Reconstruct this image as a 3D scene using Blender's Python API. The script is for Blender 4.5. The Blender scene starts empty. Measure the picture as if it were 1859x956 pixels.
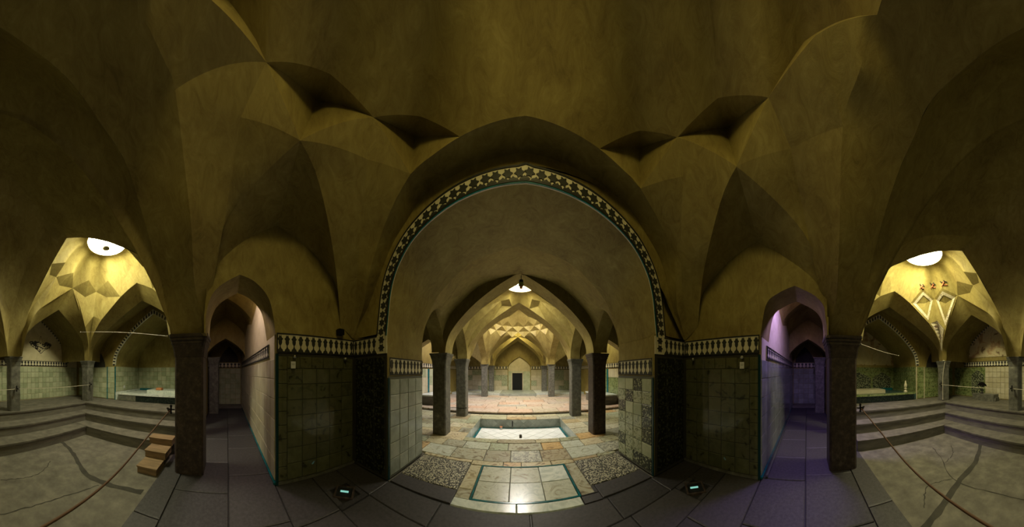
import bpy, math, random
from mathutils import Vector
from mathutils.bvhtree import BVHTree
from math import sin, cos, pi, atan2, hypot, radians
random.seed(7)
scene = bpy.context.scene

# ------------------------------------------------------------------ camera, world, exposure
K, X0, Y0 = 335.0, 938.4, 676.0            # cylindrical panorama: pixels per radian, axis column, horizon row (1859x956)
EYE = (-0.07, 0.0, 1.6)
cd = bpy.data.cameras.new('camera'); cam = bpy.data.objects.new('camera', cd)
scene.collection.objects.link(cam); scene.camera = cam
cam.location = EYE; cam.rotation_euler = (pi / 2, 0, 0)
cd.type = 'PANO'; cd.panorama_type = 'CENTRAL_CYLINDRICAL'
cd.central_cylindrical_radius = 1.0
cd.central_cylindrical_range_u_min = -X0 / K
cd.central_cylindrical_range_u_max = (1859 - X0) / K
cd.central_cylindrical_range_v_min = (Y0 - 956) / K
cd.central_cylindrical_range_v_max = Y0 / K
cd.clip_start = 0.02

wd = bpy.data.worlds.new('world'); scene.world = wd; wd.use_nodes = True
wd.node_tree.nodes['Background'].inputs[0].default_value = (0.6, 0.75, 1.0, 1)
wd.node_tree.nodes['Background'].inputs[1].default_value = 0.002

vs = scene.view_settings
vs.view_transform = 'Standard'; vs.look = 'None'; vs.gamma = 1.0; vs.use_curve_mapping = False
vs.exposure = 0.0
scene.cycles.use_denoising = True
scene.cycles.max_bounces = 8
scene.cycles.diffuse_bounces = 1
scene.cycles.sample_clamp_indirect = 6.0

# daylight that the skylight panes give off (radiance), one entry per dome or aisle, plus added passage panes
SKY = dict(center=(10.0, (1.0, 0.82, 0.29)), left=(72.0, (1.0, 0.97, 0.66)), right=(72.0, (1.0, 0.94, 0.56)),
           hall1=(54.0, (1.0, 0.95, 0.74)), hall2=(95.0, (1.0, 0.93, 0.88)), hall3=(60.0, (1.0, 0.88, 0.46)),
           corrL=(105.0, (1.0, 0.78, 0.80)), corrR=(260.0, (0.46, 0.32, 1.0)),
           aisleL=(60.0, (1.0, 0.9, 0.95)), aisleR=(40.0, (1.0, 0.92, 0.60)))

# ------------------------------------------------------------------ materials
MATS = {}
def nodes_of(name):
    m = bpy.data.materials.new(name); m.use_nodes = True
    nt = m.node_tree; b = nt.nodes['Principled BSDF']; MATS[name] = m
    return m, nt, b
def N(nt, t, **kw):
    n = nt.nodes.new(t)
    for k, v in kw.items():
        if k in n.inputs: n.inputs[k].default_value = v
        else: setattr(n, k, v)
    return n
def ramp(nt, fac, stops):
    r = nt.nodes.new('ShaderNodeValToRGB'); e = r.color_ramp.elements
    while len(e) > 1: e.remove(e[-1])
    e[0].position = stops[0][0]; e[0].color = (*stops[0][1], 1)
    for p, c in stops[1:]:
        x = e.new(p); x.color = (*c, 1)
    nt.links.new(fac, r.inputs[0]); return r.outputs[0]
def pos(nt, scale=(1, 1, 1)):
    g = N(nt, 'ShaderNodeNewGeometry'); mp = N(nt, 'ShaderNodeMapping'); mp.inputs['Scale'].default_value = scale
    nt.links.new(g.outputs['Position'], mp.inputs['Vector']); return mp.outputs[0]
def bump(nt, b, h, strength, dist=0.01):
    bp = N(nt, 'ShaderNodeBump'); bp.inputs['Strength'].default_value = strength; bp.inputs['Distance'].default_value = dist
    nt.links.new(h, bp.inputs['Height']); nt.links.new(bp.outputs[0], b.inputs['Normal'])
def noisy(name, stops, scale=3.0, detail=6.0, rough=0.8, bstr=0.15, bdist=0.02, stretch=(1, 1, 1), distort=0.0, rand=0.0, spec=0.5):
    m, nt, b = nodes_of(name)
    n = N(nt, 'ShaderNodeTexNoise'); n.inputs['Scale'].default_value = scale; n.inputs['Detail'].default_value = detail
    n.inputs['Distortion'].default_value = distort; n.inputs['Roughness'].default_value = 0.62
    nt.links.new(pos(nt, stretch), n.inputs['Vector'])
    fac = n.outputs['Fac']
    if rand:
        oi = N(nt, 'ShaderNodeObjectInfo'); ma = N(nt, 'ShaderNodeMath', operation='MULTIPLY_ADD'); ma.inputs[1].default_value = rand; ma.inputs[2].default_value = -rand / 2
        nt.links.new(oi.outputs['Random'], ma.inputs[0])
        ad = N(nt, 'ShaderNodeMath', operation='ADD'); nt.links.new(fac, ad.inputs[0]); nt.links.new(ma.outputs[0], ad.inputs[1]); fac = ad.outputs[0]
    nt.links.new(ramp(nt, fac, stops), b.inputs['Base Color'])
    b.inputs['Roughness'].default_value = rough; b.inputs['Specular IOR Level'].default_value = spec
    if bstr: bump(nt, b, n.outputs['Fac'], bstr, bdist)
    return m
def plain(name, col, rough=0.5, metal=0.0):
    m, nt, b = nodes_of(name); b.inputs['Base Color'].default_value = (*col, 1); b.inputs['Roughness'].default_value = rough; b.inputs['Metallic'].default_value = metal
    return m
def plaster():
    m, nt, b = nodes_of('plaster'); p = pos(nt)
    n1 = N(nt, 'ShaderNodeTexNoise'); n1.inputs['Scale'].default_value = 1.7; n1.inputs['Detail'].default_value = 6; n1.inputs['Distortion'].default_value = 0.8
    n2 = N(nt, 'ShaderNodeTexNoise'); n2.inputs['Scale'].default_value = 6.0; n2.inputs['Detail'].default_value = 10; n2.inputs['Roughness'].default_value = 0.72; n2.inputs['Distortion'].default_value = 1.8
    nt.links.new(p, n1.inputs['Vector']); nt.links.new(pos(nt, (1.0, 1.0, 0.45)), n2.inputs['Vector'])
    mx = N(nt, 'ShaderNodeMath', operation='MULTIPLY_ADD'); mx.inputs[1].default_value = 0.55
    m2 = N(nt, 'ShaderNodeMath', operation='MULTIPLY'); m2.inputs[1].default_value = 0.45; nt.links.new(n1.outputs['Fac'], m2.inputs[0])
    nt.links.new(n2.outputs['Fac'], mx.inputs[0]); nt.links.new(m2.outputs[0], mx.inputs[2])
    nt.links.new(ramp(nt, mx.outputs[0], [(0.33, (0.17, 0.120, 0.027)), (0.45, (0.265, 0.200, 0.050)), (0.55, (0.33, 0.258, 0.070)), (0.68, (0.44, 0.355, 0.112))]), b.inputs['Base Color'])
    b.inputs['Roughness'].default_value = 0.68; bump(nt, b, n2.outputs['Fac'], 0.35, 0.012)
plaster()
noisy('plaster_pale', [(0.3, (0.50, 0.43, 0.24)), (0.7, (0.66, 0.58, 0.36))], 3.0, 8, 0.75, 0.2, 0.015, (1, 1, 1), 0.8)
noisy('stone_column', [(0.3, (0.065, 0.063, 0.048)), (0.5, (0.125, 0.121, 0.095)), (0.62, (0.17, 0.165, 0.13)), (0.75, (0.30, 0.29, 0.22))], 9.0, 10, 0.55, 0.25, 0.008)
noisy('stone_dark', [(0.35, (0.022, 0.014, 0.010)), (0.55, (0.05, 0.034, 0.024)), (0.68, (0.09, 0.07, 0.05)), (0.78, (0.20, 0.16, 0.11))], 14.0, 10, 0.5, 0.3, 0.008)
noisy('path_stone', [(0.3, (0.020, 0.018, 0.0185)), (0.7, (0.052, 0.047, 0.048))], 24.0, 8, 0.6, 0.35, 0.006, rand=0.25)
noisy('concrete', [(0.3, (0.075, 0.067, 0.05)), (0.5, (0.118, 0.106, 0.08)), (0.7, (0.175, 0.158, 0.12))], 4.5, 10, 0.75, 0.3, 0.01)
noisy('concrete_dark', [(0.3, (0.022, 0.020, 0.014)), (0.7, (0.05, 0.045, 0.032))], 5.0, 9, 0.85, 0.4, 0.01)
noisy('step_stone', [(0.3, (0.10, 0.092, 0.07)), (0.7, (0.20, 0.185, 0.14))], 5.0, 9, 0.7, 0.3, 0.01, (0.6, 0.6, 3))
noisy('white_marble', [(0.35, (0.50, 0.56, 0.50)), (0.55, (0.72, 0.76, 0.68)), (0.7, (0.80, 0.82, 0.74))], 5.0, 8, 0.22, 0.05, 0.005, distort=2.0)
noisy('wood', [(0.3, (0.12, 0.075, 0.035)), (0.6, (0.26, 0.17, 0.085)), (0.75, (0.33, 0.22, 0.12))], 3.0, 8, 0.6, 0.2, 0.005, (14, 1.2, 14))
noisy('tile_pale', [(0.3, (0.36, 0.40, 0.24)), (0.55, (0.50, 0.53, 0.34)), (0.75, (0.58, 0.60, 0.40))], 4.0, 5, 0.22, 0.04, 0.01, rand=0.35)
noisy('tile_grey', [(0.3, (0.26, 0.29, 0.235)), (0.6, (0.38, 0.41, 0.34)), (0.8, (0.46, 0.48, 0.40))], 5.0, 6, 0.25, 0.05, 0.01, rand=0.3)
noisy('tile_olive', [(0.3, (0.10, 0.105, 0.05)), (0.6, (0.16, 0.165, 0.085)), (0.8, (0.22, 0.22, 0.12))], 5.0, 6, 0.25, 0.05, 0.01, rand=0.3)
noisy('tile_cream', [(0.3, (0.50, 0.44, 0.28)), (0.6, (0.62, 0.56, 0.38)), (0.8, (0.70, 0.64, 0.46))], 4.0, 6, 0.3, 0.05, 0.01, rand=0.3)
noisy('tile_white', [(0.3, (0.78, 0.80, 0.76)), (0.7, (0.88, 0.89, 0.86))], 3.0, 4, 0.12, 0.02, 0.01, rand=0.2)
noisy('teal_glaze', [(0.3, (0.003, 0.075, 0.085)), (0.7, (0.012, 0.17, 0.19))], 8.0, 4, 0.2, 0.03, 0.005)
noisy('cream_band', [(0.3, (0.68, 0.62, 0.42)), (0.7, (0.86, 0.80, 0.58))], 7.0, 6, 0.5, 0.1, 0.005)
plain('teal_dark', (0.004, 0.035, 0.036), 0.25)
plain('grout', (0.030, 0.028, 0.018), 0.8)
plain('grout_grey', (0.13, 0.13, 0.10), 0.8)
plain('motif_black', (0.035, 0.037, 0.03), 0.3)
plain('line_black', (0.012, 0.012, 0.01), 0.5)
plain('iron', (0.012, 0.010, 0.009), 0.45, 0.6)
plain('steel', (0.55, 0.55, 0.52), 0.3, 1.0)
plain('paper', (0.75, 0.75, 0.72), 0.6)
plain('rope', (0.11, 0.055, 0.028), 0.8)
plain('wire_pale', (0.62, 0.56, 0.42), 0.5)
plain('orange_clay', (0.55, 0.22, 0.08), 0.7)
plain('void_black', (0.004, 0.004, 0.004), 0.9)
plain('lamp_green', (0.35, 0.42, 0.08), 0.4)
plain('plug_white', (0.85, 0.85, 0.82), 0.4)
plain('paint_red', (0.40, 0.13, 0.05), 0.8)
plain('paint_black', (0.03, 0.026, 0.02), 0.8)
plain('paint_blue', (0.06, 0.07, 0.12), 0.8)
def marble():
    m, nt, b = nodes_of('floor_marble')
    p = pos(nt)
    oi = N(nt, 'ShaderNodeObjectInfo')
    base = ramp(nt, oi.outputs['Random'], [(0.0, (0.42, 0.46, 0.33)), (0.2, (0.64, 0.56, 0.38)), (0.38, (0.40, 0.46, 0.34)), (0.52, (0.62, 0.42, 0.19)), (0.66, (0.34, 0.36, 0.30)), (0.85, (0.64, 0.61, 0.46)), (1.0, (0.52, 0.47, 0.28))])
    n = N(nt, 'ShaderNodeTexNoise'); n.inputs['Scale'].default_value = 4.0; n.inputs['Detail'].default_value = 9; n.inputs['Distortion'].default_value = 2.4
    ad = N(nt, 'ShaderNodeVectorMath', operation='ADD'); sc = N(nt, 'ShaderNodeVectorMath', operation='SCALE'); sc.inputs['Scale'].default_value = 37.0
    cb = N(nt, 'ShaderNodeCombineXYZ'); nt.links.new(oi.outputs['Random'], cb.inputs[0]); nt.links.new(oi.outputs['Random'], cb.inputs[1])
    nt.links.new(cb.outputs[0], sc.inputs[0]); nt.links.new(p, ad.inputs[0]); nt.links.new(sc.outputs[0], ad.inputs[1]); nt.links.new(ad.outputs[0], n.inputs['Vector'])
    vein = ramp(nt, n.outputs['Fac'], [(0.32, (0.20, 0.12, 0.05)), (0.42, (0.72, 0.66, 0.54)), (0.52, (1.0, 1.0, 0.97)), (0.62, (0.78, 0.70, 0.54)), (0.72, (0.36, 0.26, 0.15))])
    mx = N(nt, 'ShaderNodeMix', data_type='RGBA', blend_type='MULTIPLY'); mx.inputs[0].default_value = 0.9
    nt.links.new(base, mx.inputs[6]); nt.links.new(vein, mx.inputs[7]); nt.links.new(mx.outputs[2], b.inputs['Base Color'])
    b.inputs['Roughness'].default_value = 0.3
    bump(nt, b, n.outputs['Fac'], 0.12, 0.01)
marble()
def marble_pink():
    m, nt, b = nodes_of('floor_marble_pink')
    oi = N(nt, 'ShaderNodeObjectInfo')
    base = ramp(nt, oi.outputs['Random'], [(0.0, (0.56, 0.50, 0.42)), (0.3, (0.58, 0.40, 0.28)), (0.5, (0.42, 0.41, 0.35)), (0.75, (0.60, 0.48, 0.39)), (1.0, (0.52, 0.46, 0.34))])
    n = N(nt, 'ShaderNodeTexNoise'); n.inputs['Scale'].default_value = 3.0; n.inputs['Detail'].default_value = 8; n.inputs['Distortion'].default_value = 2.0
    nt.links.new(pos(nt), n.inputs['Vector'])
    vein = ramp(nt, n.outputs['Fac'], [(0.32, (0.30, 0.17, 0.08)), (0.43, (0.85, 0.80, 0.74)), (0.55, (1, 1, 1)), (0.66, (0.72, 0.60, 0.46)), (0.75, (0.42, 0.34, 0.2))])
    mx = N(nt, 'ShaderNodeMix', data_type='RGBA', blend_type='MULTIPLY'); mx.inputs[0].default_value = 0.85
    nt.links.new(base, mx.inputs[6]); nt.links.new(vein, mx.inputs[7]); nt.links.new(mx.outputs[2], b.inputs['Base Color'])
    b.inputs['Roughness'].default_value = 0.4
marble_pink()
noisy('floor_mottled', [(0.32, (0.05, 0.048, 0.035)), (0.46, (0.22, 0.22, 0.16)), (0.56, (0.46, 0.46, 0.35)), (0.7, (0.62, 0.58, 0.42))], 13.0, 8, 0.4, 0.2, 0.008, distort=1.2)
noisy('panel_marble', [(0.28, (0.22, 0.17, 0.08)), (0.42, (0.46, 0.47, 0.36)), (0.55, (0.58, 0.60, 0.48)), (0.68, (0.36, 0.36, 0.28)), (0.8, (0.5, 0.40, 0.18))], 3.5, 9, 0.25, 0.08, 0.006, distort=3.0)
def voro(name, scale, stops, rough=0.4, bstr=0.3, feature='F1', noise=0.0, base2=None):
    m, nt, b = nodes_of(name)
    v = N(nt, 'ShaderNodeTexVoronoi'); v.feature = feature; v.inputs['Scale'].default_value = scale
    p = pos(nt)
    if noise:
        n = N(nt, 'ShaderNodeTexNoise'); n.inputs['Scale'].default_value = scale * 0.5; nt.links.new(p, n.inputs['Vector'])
        mx = N(nt, 'ShaderNodeMix', data_type='VECTOR'); mx.inputs[0].default_value = noise
        nt.links.new(p, mx.inputs[4]); nt.links.new(n.outputs['Color'], mx.inputs[5]); p = mx.outputs[1]
    nt.links.new(p, v.inputs['Vector'])
    nt.links.new(ramp(nt, v.outputs['Distance'], stops), b.inputs['Base Color'])
    b.inputs['Roughness'].default_value = rough
    bump(nt, b, v.outputs['Distance'], bstr, 0.008)
voro('pebble', 42, [(0.0, (0.70, 0.66, 0.48)), (0.35, (0.52, 0.49, 0.34)), (0.55, (0.05, 0.05, 0.035)), (1.0, (0.03, 0.03, 0.02))], 0.5, 0.5)
voro('tile_floral', 16, [(0.0, (0.08, 0.09, 0.05)), (0.22, (0.16, 0.18, 0.09)), (0.34, (0.40, 0.43, 0.26)), (0.6, (0.48, 0.50, 0.32)), (0.8, (0.22, 0.26, 0.15))], 0.25, 0.15, noise=0.18)
voro('tile_figured', 9, [(0.0, (0.03, 0.032, 0.015)), (0.16, (0.05, 0.05, 0.022)), (0.26, (0.12, 0.12, 0.058)), (0.7, (0.15, 0.15, 0.075)), (0.9, (0.10, 0.10, 0.05))], 0.22, 0.1, noise=0.3)
voro('tile_green', 14, [(0.0, (0.045, 0.06, 0.022)), (0.25, (0.09, 0.12, 0.04)), (0.45, (0.19, 0.235, 0.085)), (0.8, (0.25, 0.29, 0.12))], 0.2, 0.1, noise=0.25)
voro('tile_medallion', 30, [(0.0, (0.55, 0.56, 0.36)), (0.30, (0.40, 0.42, 0.25)), (0.42, (0.05, 0.06, 0.035)), (1.0, (0.025, 0.03, 0.02))], 0.25, 0.1, noise=0.1)
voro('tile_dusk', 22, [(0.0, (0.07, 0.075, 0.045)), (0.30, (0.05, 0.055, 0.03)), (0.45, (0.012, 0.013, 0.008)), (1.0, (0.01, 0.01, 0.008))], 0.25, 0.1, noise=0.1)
voro('tile_darkblue', 26, [(0.0, (0.05, 0.10, 0.09)), (0.4, (0.02, 0.045, 0.045)), (1.0, (0.10, 0.16, 0.13))], 0.25, 0.1, noise=0.1)
voro('fresco', 5.5, [(0.0, (0.09, 0.06, 0.035)), (0.14, (0.24, 0.16, 0.08)), (0.24, (0.56, 0.47, 0.26)), (0.55, (0.62, 0.53, 0.30)), (0.75, (0.48, 0.32, 0.16)), (0.95, (0.20, 0.13, 0.07))], 0.8, 0.0, noise=0.45)
voro('fresco_fine', 13, [(0.0, (0.10, 0.08, 0.09)), (0.18, (0.26, 0.20, 0.16)), (0.3, (0.64, 0.55, 0.36)), (0.7, (0.70, 0.62, 0.42)), (0.9, (0.38, 0.26, 0.18))], 0.8, 0.0, noise=0.3)
def glass(name, tint, alpha_gloss=0.12):
    m = bpy.data.materials.new(name); m.use_nodes = True; nt = m.node_tree; nt.nodes.clear(); MATS[name] = m
    o = N(nt, 'ShaderNodeOutputMaterial'); t = N(nt, 'ShaderNodeBsdfTransparent'); t.inputs[0].default_value = (*tint, 1)
    g = N(nt, 'ShaderNodeBsdfGlossy'); g.inputs['Roughness'].default_value = 0.03
    f = N(nt, 'ShaderNodeFresnel'); f.inputs['IOR'].default_value = 1.5
    mx = N(nt, 'ShaderNodeMixShader')
    ge = N(nt, 'ShaderNodeNewGeometry'); iv = N(nt, 'ShaderNodeMath', operation='SUBTRACT'); iv.inputs[0].default_value = 1.0; nt.links.new(ge.outputs['Backfacing'], iv.inputs[1])
    ml = N(nt, 'ShaderNodeMath', operation='MULTIPLY'); nt.links.new(f.outputs[0], ml.inputs[0]); nt.links.new(iv.outputs[0], ml.inputs[1])
    nt.links.new(ml.outputs[0], mx.inputs[0]); nt.links.new(t.outputs[0], mx.inputs[1]); nt.links.new(g.outputs[0], mx.inputs[2]); nt.links.new(mx.outputs[0], o.inputs[0])
glass('clear_glass', (0.95, 0.95, 0.93))
def emit(name, col, s):
    m = bpy.data.materials.new(name); m.use_nodes = True; nt = m.node_tree; nt.nodes.clear(); MATS[name] = m
    o = N(nt, 'ShaderNodeOutputMaterial'); e = N(nt, 'ShaderNodeEmission'); e.inputs[0].default_value = (*col, 1); e.inputs[1].default_value = s
    nt.links.new(e.outputs[0], o.inputs[0]); return m
for k_, (s_, c_) in SKY.items(): emit('sky_' + k_, c_, s_)
emit('led', (0.4, 1.0, 0.85), 0.7)

# ------------------------------------------------------------------ geometry helpers
COL = scene.collection
def link(name, data, parent=None, loc=(0, 0, 0), rot=(0, 0, 0), scale=(1, 1, 1)):
    o = bpy.data.objects.new(name, data); COL.objects.link(o)
    o.location = loc; o.rotation_euler = rot; o.scale = scale
    if parent is not None: o.parent = parent
    return o
def tag(o, label=None, cat=None, group=None, kind=None):
    if label: o['label'] = label
    if cat: o['category'] = cat
    if group: o['group'] = group
    if kind: o['kind'] = kind
    return o
def empty(name, loc, label, cat, group=None, rz=0):
    o = link(name, None, None, loc, (0, 0, rz)); o.empty_display_size = 0.1
    return tag(o, label, cat, group)
def lerp(a, b, t): return tuple(p + (q - p) * t for p, q in zip(a, b))
def add(a, b): return tuple(p + q for p, q in zip(a, b))
def mul(a, s): return tuple(p * s for p in a)
def mir(a): return (-a[0],) + tuple(a[1:])
def resample(P, n, curved=True):
    P = [tuple(map(float, p)) for p in P]
    if curved and len(P) > 2:
        Q = []
        for i in range(len(P) - 1):
            p0 = P[i - 1] if i else P[i]; p1, p2 = P[i], P[i + 1]; p3 = P[i + 2] if i + 2 < len(P) else P[i + 1]
            for s in range(8):
                t = s / 8; Q.append(tuple(0.5 * (2 * b + (c - a) * t + (2 * a - 5 * b + 4 * c - d) * t * t + (3 * b - a - 3 * c + d) * t ** 3) for a, b, c, d in zip(p0, p1, p2, p3)))
        P = Q + [P[-1]]
    L = [0.0]
    for a, b in zip(P, P[1:]): L.append(L[-1] + math.dist(a, b))
    out, j = [], 0
    for i in range(n):
        s = L[-1] * i / (n - 1)
        while j < len(L) - 2 and L[j + 1] < s: j += 1
        d = L[j + 1] - L[j]; out.append(lerp(P[j], P[j + 1], (s - L[j]) / d if d > 1e-9 else 0))
    return out
class G:
    def __init__(s): s.v = []; s.f = []
    def poly(s, pts):
        b = len(s.v); s.v += [tuple(p) for p in pts]; s.f.append(tuple(range(b, b + len(pts)))); return s
    def patch(s, rows, close=False):
        b = len(s.v); n = len(rows[0])
        for r in rows: s.v += [tuple(p) for p in r]
        for i in range(len(rows) - 1):
            for j in range(n if close else n - 1):
                k = (j + 1) % n; s.f.append((b + i * n + j, b + i * n + k, b + (i + 1) * n + k, b + (i + 1) * n + j))
        return s
    def loft(s, A, B, n=24, m=2, bulge=None, ca=True):
        A = resample(A, n, ca); B = resample(B, n, ca); return s.patch([[lerp(a, b, i / (m - 1)) for a, b in zip(A, B)] for i in range(m)])
    def box(s, x0, x1, y0, y1, z0, z1):
        b = len(s.v); s.v += [(x, y, z) for z in (z0, z1) for y in (y0, y1) for x in (x0, x1)]
        s.f += [tuple(b + i for i in q) for q in ((0, 2, 3, 1), (4, 5, 7, 6), (0, 1, 5, 4), (2, 6, 7, 3), (0, 4, 6, 2), (1, 3, 7, 5))]; return s
    def prism(s, pts, d):      # planar 3-D polygon pushed along vector d
        b = len(s.v); n = len(pts); s.v += [tuple(p) for p in pts] + [add(p, d) for p in pts]
        s.f += [tuple(range(b, b + n)), tuple(range(b + 2 * n - 1, b + n - 1, -1))] + [(b + i, b + (i + 1) % n, b + n + (i + 1) % n, b + n + i) for i in range(n)]; return s
    def tube(s, P, r, seg=8, cap=True):
        rows = []
        for i, p in enumerate(P):
            a = P[max(i - 1, 0)]; c = P[min(i + 1, len(P) - 1)]
            t = [c[k] - a[k] for k in range(3)]; L = math.sqrt(sum(q * q for q in t)) or 1; t = [q / L for q in t]
            u = (0, 0, 1) if abs(t[2]) < 0.9 else (1, 0, 0)
            e1 = (t[1] * u[2] - t[2] * u[1], t[2] * u[0] - t[0] * u[2], t[0] * u[1] - t[1] * u[0]); l1 = math.sqrt(sum(q * q for q in e1)); e1 = [q / l1 for q in e1]
            e2 = (t[1] * e1[2] - t[2] * e1[1], t[2] * e1[0] - t[0] * e1[2], t[0] * e1[1] - t[1] * e1[0])
            rr = r[i] if isinstance(r, (list, tuple)) else r
            rows.append([tuple(p[k] + rr * (cos(2 * pi * j / seg) * e1[k] + sin(2 * pi * j / seg) * e2[k]) for k in range(3)) for j in range(seg)])
        s.patch(rows, True)
        if cap: s.poly(rows[0][::-1]); s.poly(rows[-1])
        return s
    def lathe(s, prof, c=(0, 0, 0), seg=16):
        s.patch([[(c[0] + r * cos(2 * pi * j / seg), c[1] + r * sin(2 * pi * j / seg), c[2] + z) for j in range(seg)] for r, z in prof], True)
        return s
    def sq(s, prof, ch=0.02):   # stacked square rings with chamfered corners: (half width, z)
        rows = []
        for w, z in prof:
            c = min(ch, w * 0.4); rows.append([(w, -w + c, z), (w, w - c, z), (w - c, w, z), (-w + c, w, z), (-w, w - c, z), (-w, -w + c, z), (-w + c, -w, z), (w - c, -w, z)])
        s.patch(rows, True); s.poly(rows[0][::-1]); s.poly(rows[-1]); return s
    def build(s, name, mat, parent=None, smooth=False, loc=(0, 0, 0), rot=(0, 0, 0)):
        return link(name, s.mesh(name, mat, smooth), parent, loc, rot)
    def mesh(s, name, mat, smooth=False):
        me = bpy.data.meshes.new(name); me.from_pydata(s.v, [], s.f); me.materials.append(MATS[mat])
        if smooth: me.polygons.foreach_set('use_smooth', [True] * len(me.polygons))
        me.update(); return me
def struct(o, label, cat): return tag(o, label, cat, None, 'structure')

PROF = [(1, 0), (0.985, 0.12), (0.945, 0.235), (0.865, 0.35), (0.75, 0.475), (0.614, 0.60), (0.45, 0.725), (0.27, 0.845), (0, 1)]
PFULL = [(-x, z) for x, z in PROF] + [(x, z) for x, z in PROF[-2::-1]]
def arch(p, q, rise, n=33):
    """pointed arch from springer p to springer q"""
    P = []
    for x, z in PFULL:
        t = (x + 1) / 2; b = lerp(p, q, t); P.append((b[0], b[1], b[2] + rise * z))
    h = len(P) // 2
    return resample(P[:h + 1], n // 2 + 1) + resample(P[h:], n // 2 + 1)[1:]
def shift(P, d): return [add(p, d) for p in P]

# wall tiles: one mesh object per tile, sharing data
def tile_mesh(name, w, h, d, mat, u, v, n):
    e = min(0.006, w * 0.06); g = G()
    def P(a, b, c): return tuple(a * u[i] + b * v[i] + c * n[i] for i in range(3))
    back = [P(0, 0, 0), P(w, 0, 0), P(w, h, 0), P(0, h, 0)]; mid = [P(0, 0, d * 0.6), P(w, 0, d * 0.6), P(w, h, d * 0.6), P(0, h, d * 0.6)]
    top = [P(e, e, d), P(w - e, e, d), P(w - e, h - e, d), P(e, h - e, d)]
    g.patch([back, mid, top], True); g.poly(top)
    return g.mesh(name, mat)
def tiles(parent, org, u, v, n, W, H, nu, nv, mat, name='tile', gap=0.008, d=0.012, mats=None, wob=0.008):
    tw, th = W / nu, H / nv
    ms = [tile_mesh(name, tw - gap, th - gap, d, m, u, v, n) for m in (mats or [mat])]
    for i in range(nu):
        for j in range(nv):
            o = link(name, random.choice(ms), parent, tuple(org[k] + u[k] * (i * tw + gap / 2) + v[k] * (j * th + gap / 2) for k in range(3)))
            o.rotation_euler = tuple(random.uniform(-wob, wob) * (1 if True else 0) for _ in range(3))
VASE = [(-.44, 0), (-.33, .13), (-.17, .17), (-.07, .27), (-.06, .36), (-.20, .42), (-.28, .54), (-.25, .64), (-.44, .76), (-.26, .82), (-.13, .98), (0, .90)]
VASE = VASE + [(-x, y) for x, y in VASE[-2::-1]]
STAR = [(0.5 * (1 if i % 2 == 0 else 0.60) * sin(i * pi / 6 + pi / 6), 0.5 * (1 if i % 2 == 0 else 0.60) * cos(i * pi / 6 + pi / 6)) for i in range(12)]
def band(parent, org, u, n, L, H, count, proud=0.01, lines=True, frame=True):
    """cream strip with black vase-shaped inlays; org = lower left corner on the wall, u along, n out of the wall"""
    v = (0, 0, 1)
    def P(a, b, c): return tuple(org[i] + a * u[i] + b * v[i] + c * n[i] for i in range(3))
    s = G().prism([P(0, 0, 0), P(L, 0, 0), P(L, H, 0), P(0, H, 0)], mul(n, proud)).build('band_strip', 'cream_band', parent)
    p = L / count; g = G(); m0 = []
    for x, y in VASE: m0.append(tuple(x * p * 0.92 * u[i] + (0.06 + 0.86 * y) * H * v[i] for i in range(3)))
    me = G().prism(m0, mul(n, 0.006)).mesh('inlay', 'motif_black')
    for k in range(count): link('inlay', me, s, P((k + 0.5) * p, 0, proud))
    if lines:
        b = 0.018
        for z0 in (0.0, H - b): G().prism([P(0, z0, proud), P(L, z0, proud), P(L, z0 + b, proud), P(0, z0 + b, proud)], mul(n, 0.008)).build('border_line', 'line_black', s)
        if frame:
            for a in (0.0, L - b): G().prism([P(a, b, proud), P(a + b, b, proud), P(a + b, H - b, proud), P(a, H - b, proud)], mul(n, 0.008)).build('border_line', 'line_black', s)
    return s

# ------------------------------------------------------------------ floors
PIT_Z = -0.02
path = struct(G().box(-9.2, 9.2, -1.05, 2.12, -0.25, -0.02).build('floor', 'line_black'), 'dark stone paved walkway crossing the hall between the columns', 'floor')
def slab_mesh(mat, e=0.012):
    g = G(); b = [(0, 0, -1), (1, 0, -1), (1, 1, -1), (0, 1, -1)]; t = [(0, 0, -0.15), (1, 0, -0.15), (1, 1, -0.15), (0, 1, -0.15)]; s_ = [(e, e, 0), (1 - e, e, 0), (1 - e, 1 - e, 0), (e, 1 - e, 0)]
    g.patch([b, t, s_], True); g.poly(s_); return g.mesh('slab', mat)
SLAB = {m: slab_mesh(m) for m in ('path_stone', 'floor_marble', 'floor_marble_pink', 'white_marble', 'pebble', 'panel_marble', 'floor_mottled')}
def slab(parent, x0, x1, y0, y1, z, mat, gap=0.012, t=0.05, name='slab', jit=0.004):
    return link(name, SLAB[mat], parent, (x0 + gap / 2, y0 + gap / 2, z + random.uniform(-jit, 0)), (0, 0, 0), (x1 - x0 - gap, y1 - y0 - gap, t))
def slab_rows(parent, x0, x1, y0, y1, z, mats, rh=(0.4, 0.7), cw=(0.5, 1.1), holes=(), gap=0.012):
    y = y0
    while y < y1 - 0.01:
        h = random.uniform(*rh); ye = y + h if y + h < y1 - rh[0] * 0.5 else y1
        x = x0
        while x < x1 - 0.01:
            w = random.uniform(*cw); xe = x + w if x + w < x1 - cw[0] * 0.5 else x1
            segs = [(x, xe)]
            for hx0, hx1, hy0, hy1 in holes:
                if ye > hy0 + 0.01 and y < hy1 - 0.01:
                    ns = []
                    for a, b in segs:
                        if a < hx0 < b or a < hx1 < b or (a >= hx0 and b <= hx1):
                            if a < hx0 - 0.05: ns.append((a, hx0))
                            if b > hx1 + 0.05: ns.append((hx1, b))
                        else: ns.append((a, b))
                    segs = ns
            for a, b in segs: slab(parent, a, b, y, ye, z, random.choice(mats), gap)
            x = xe
        y = ye
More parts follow.
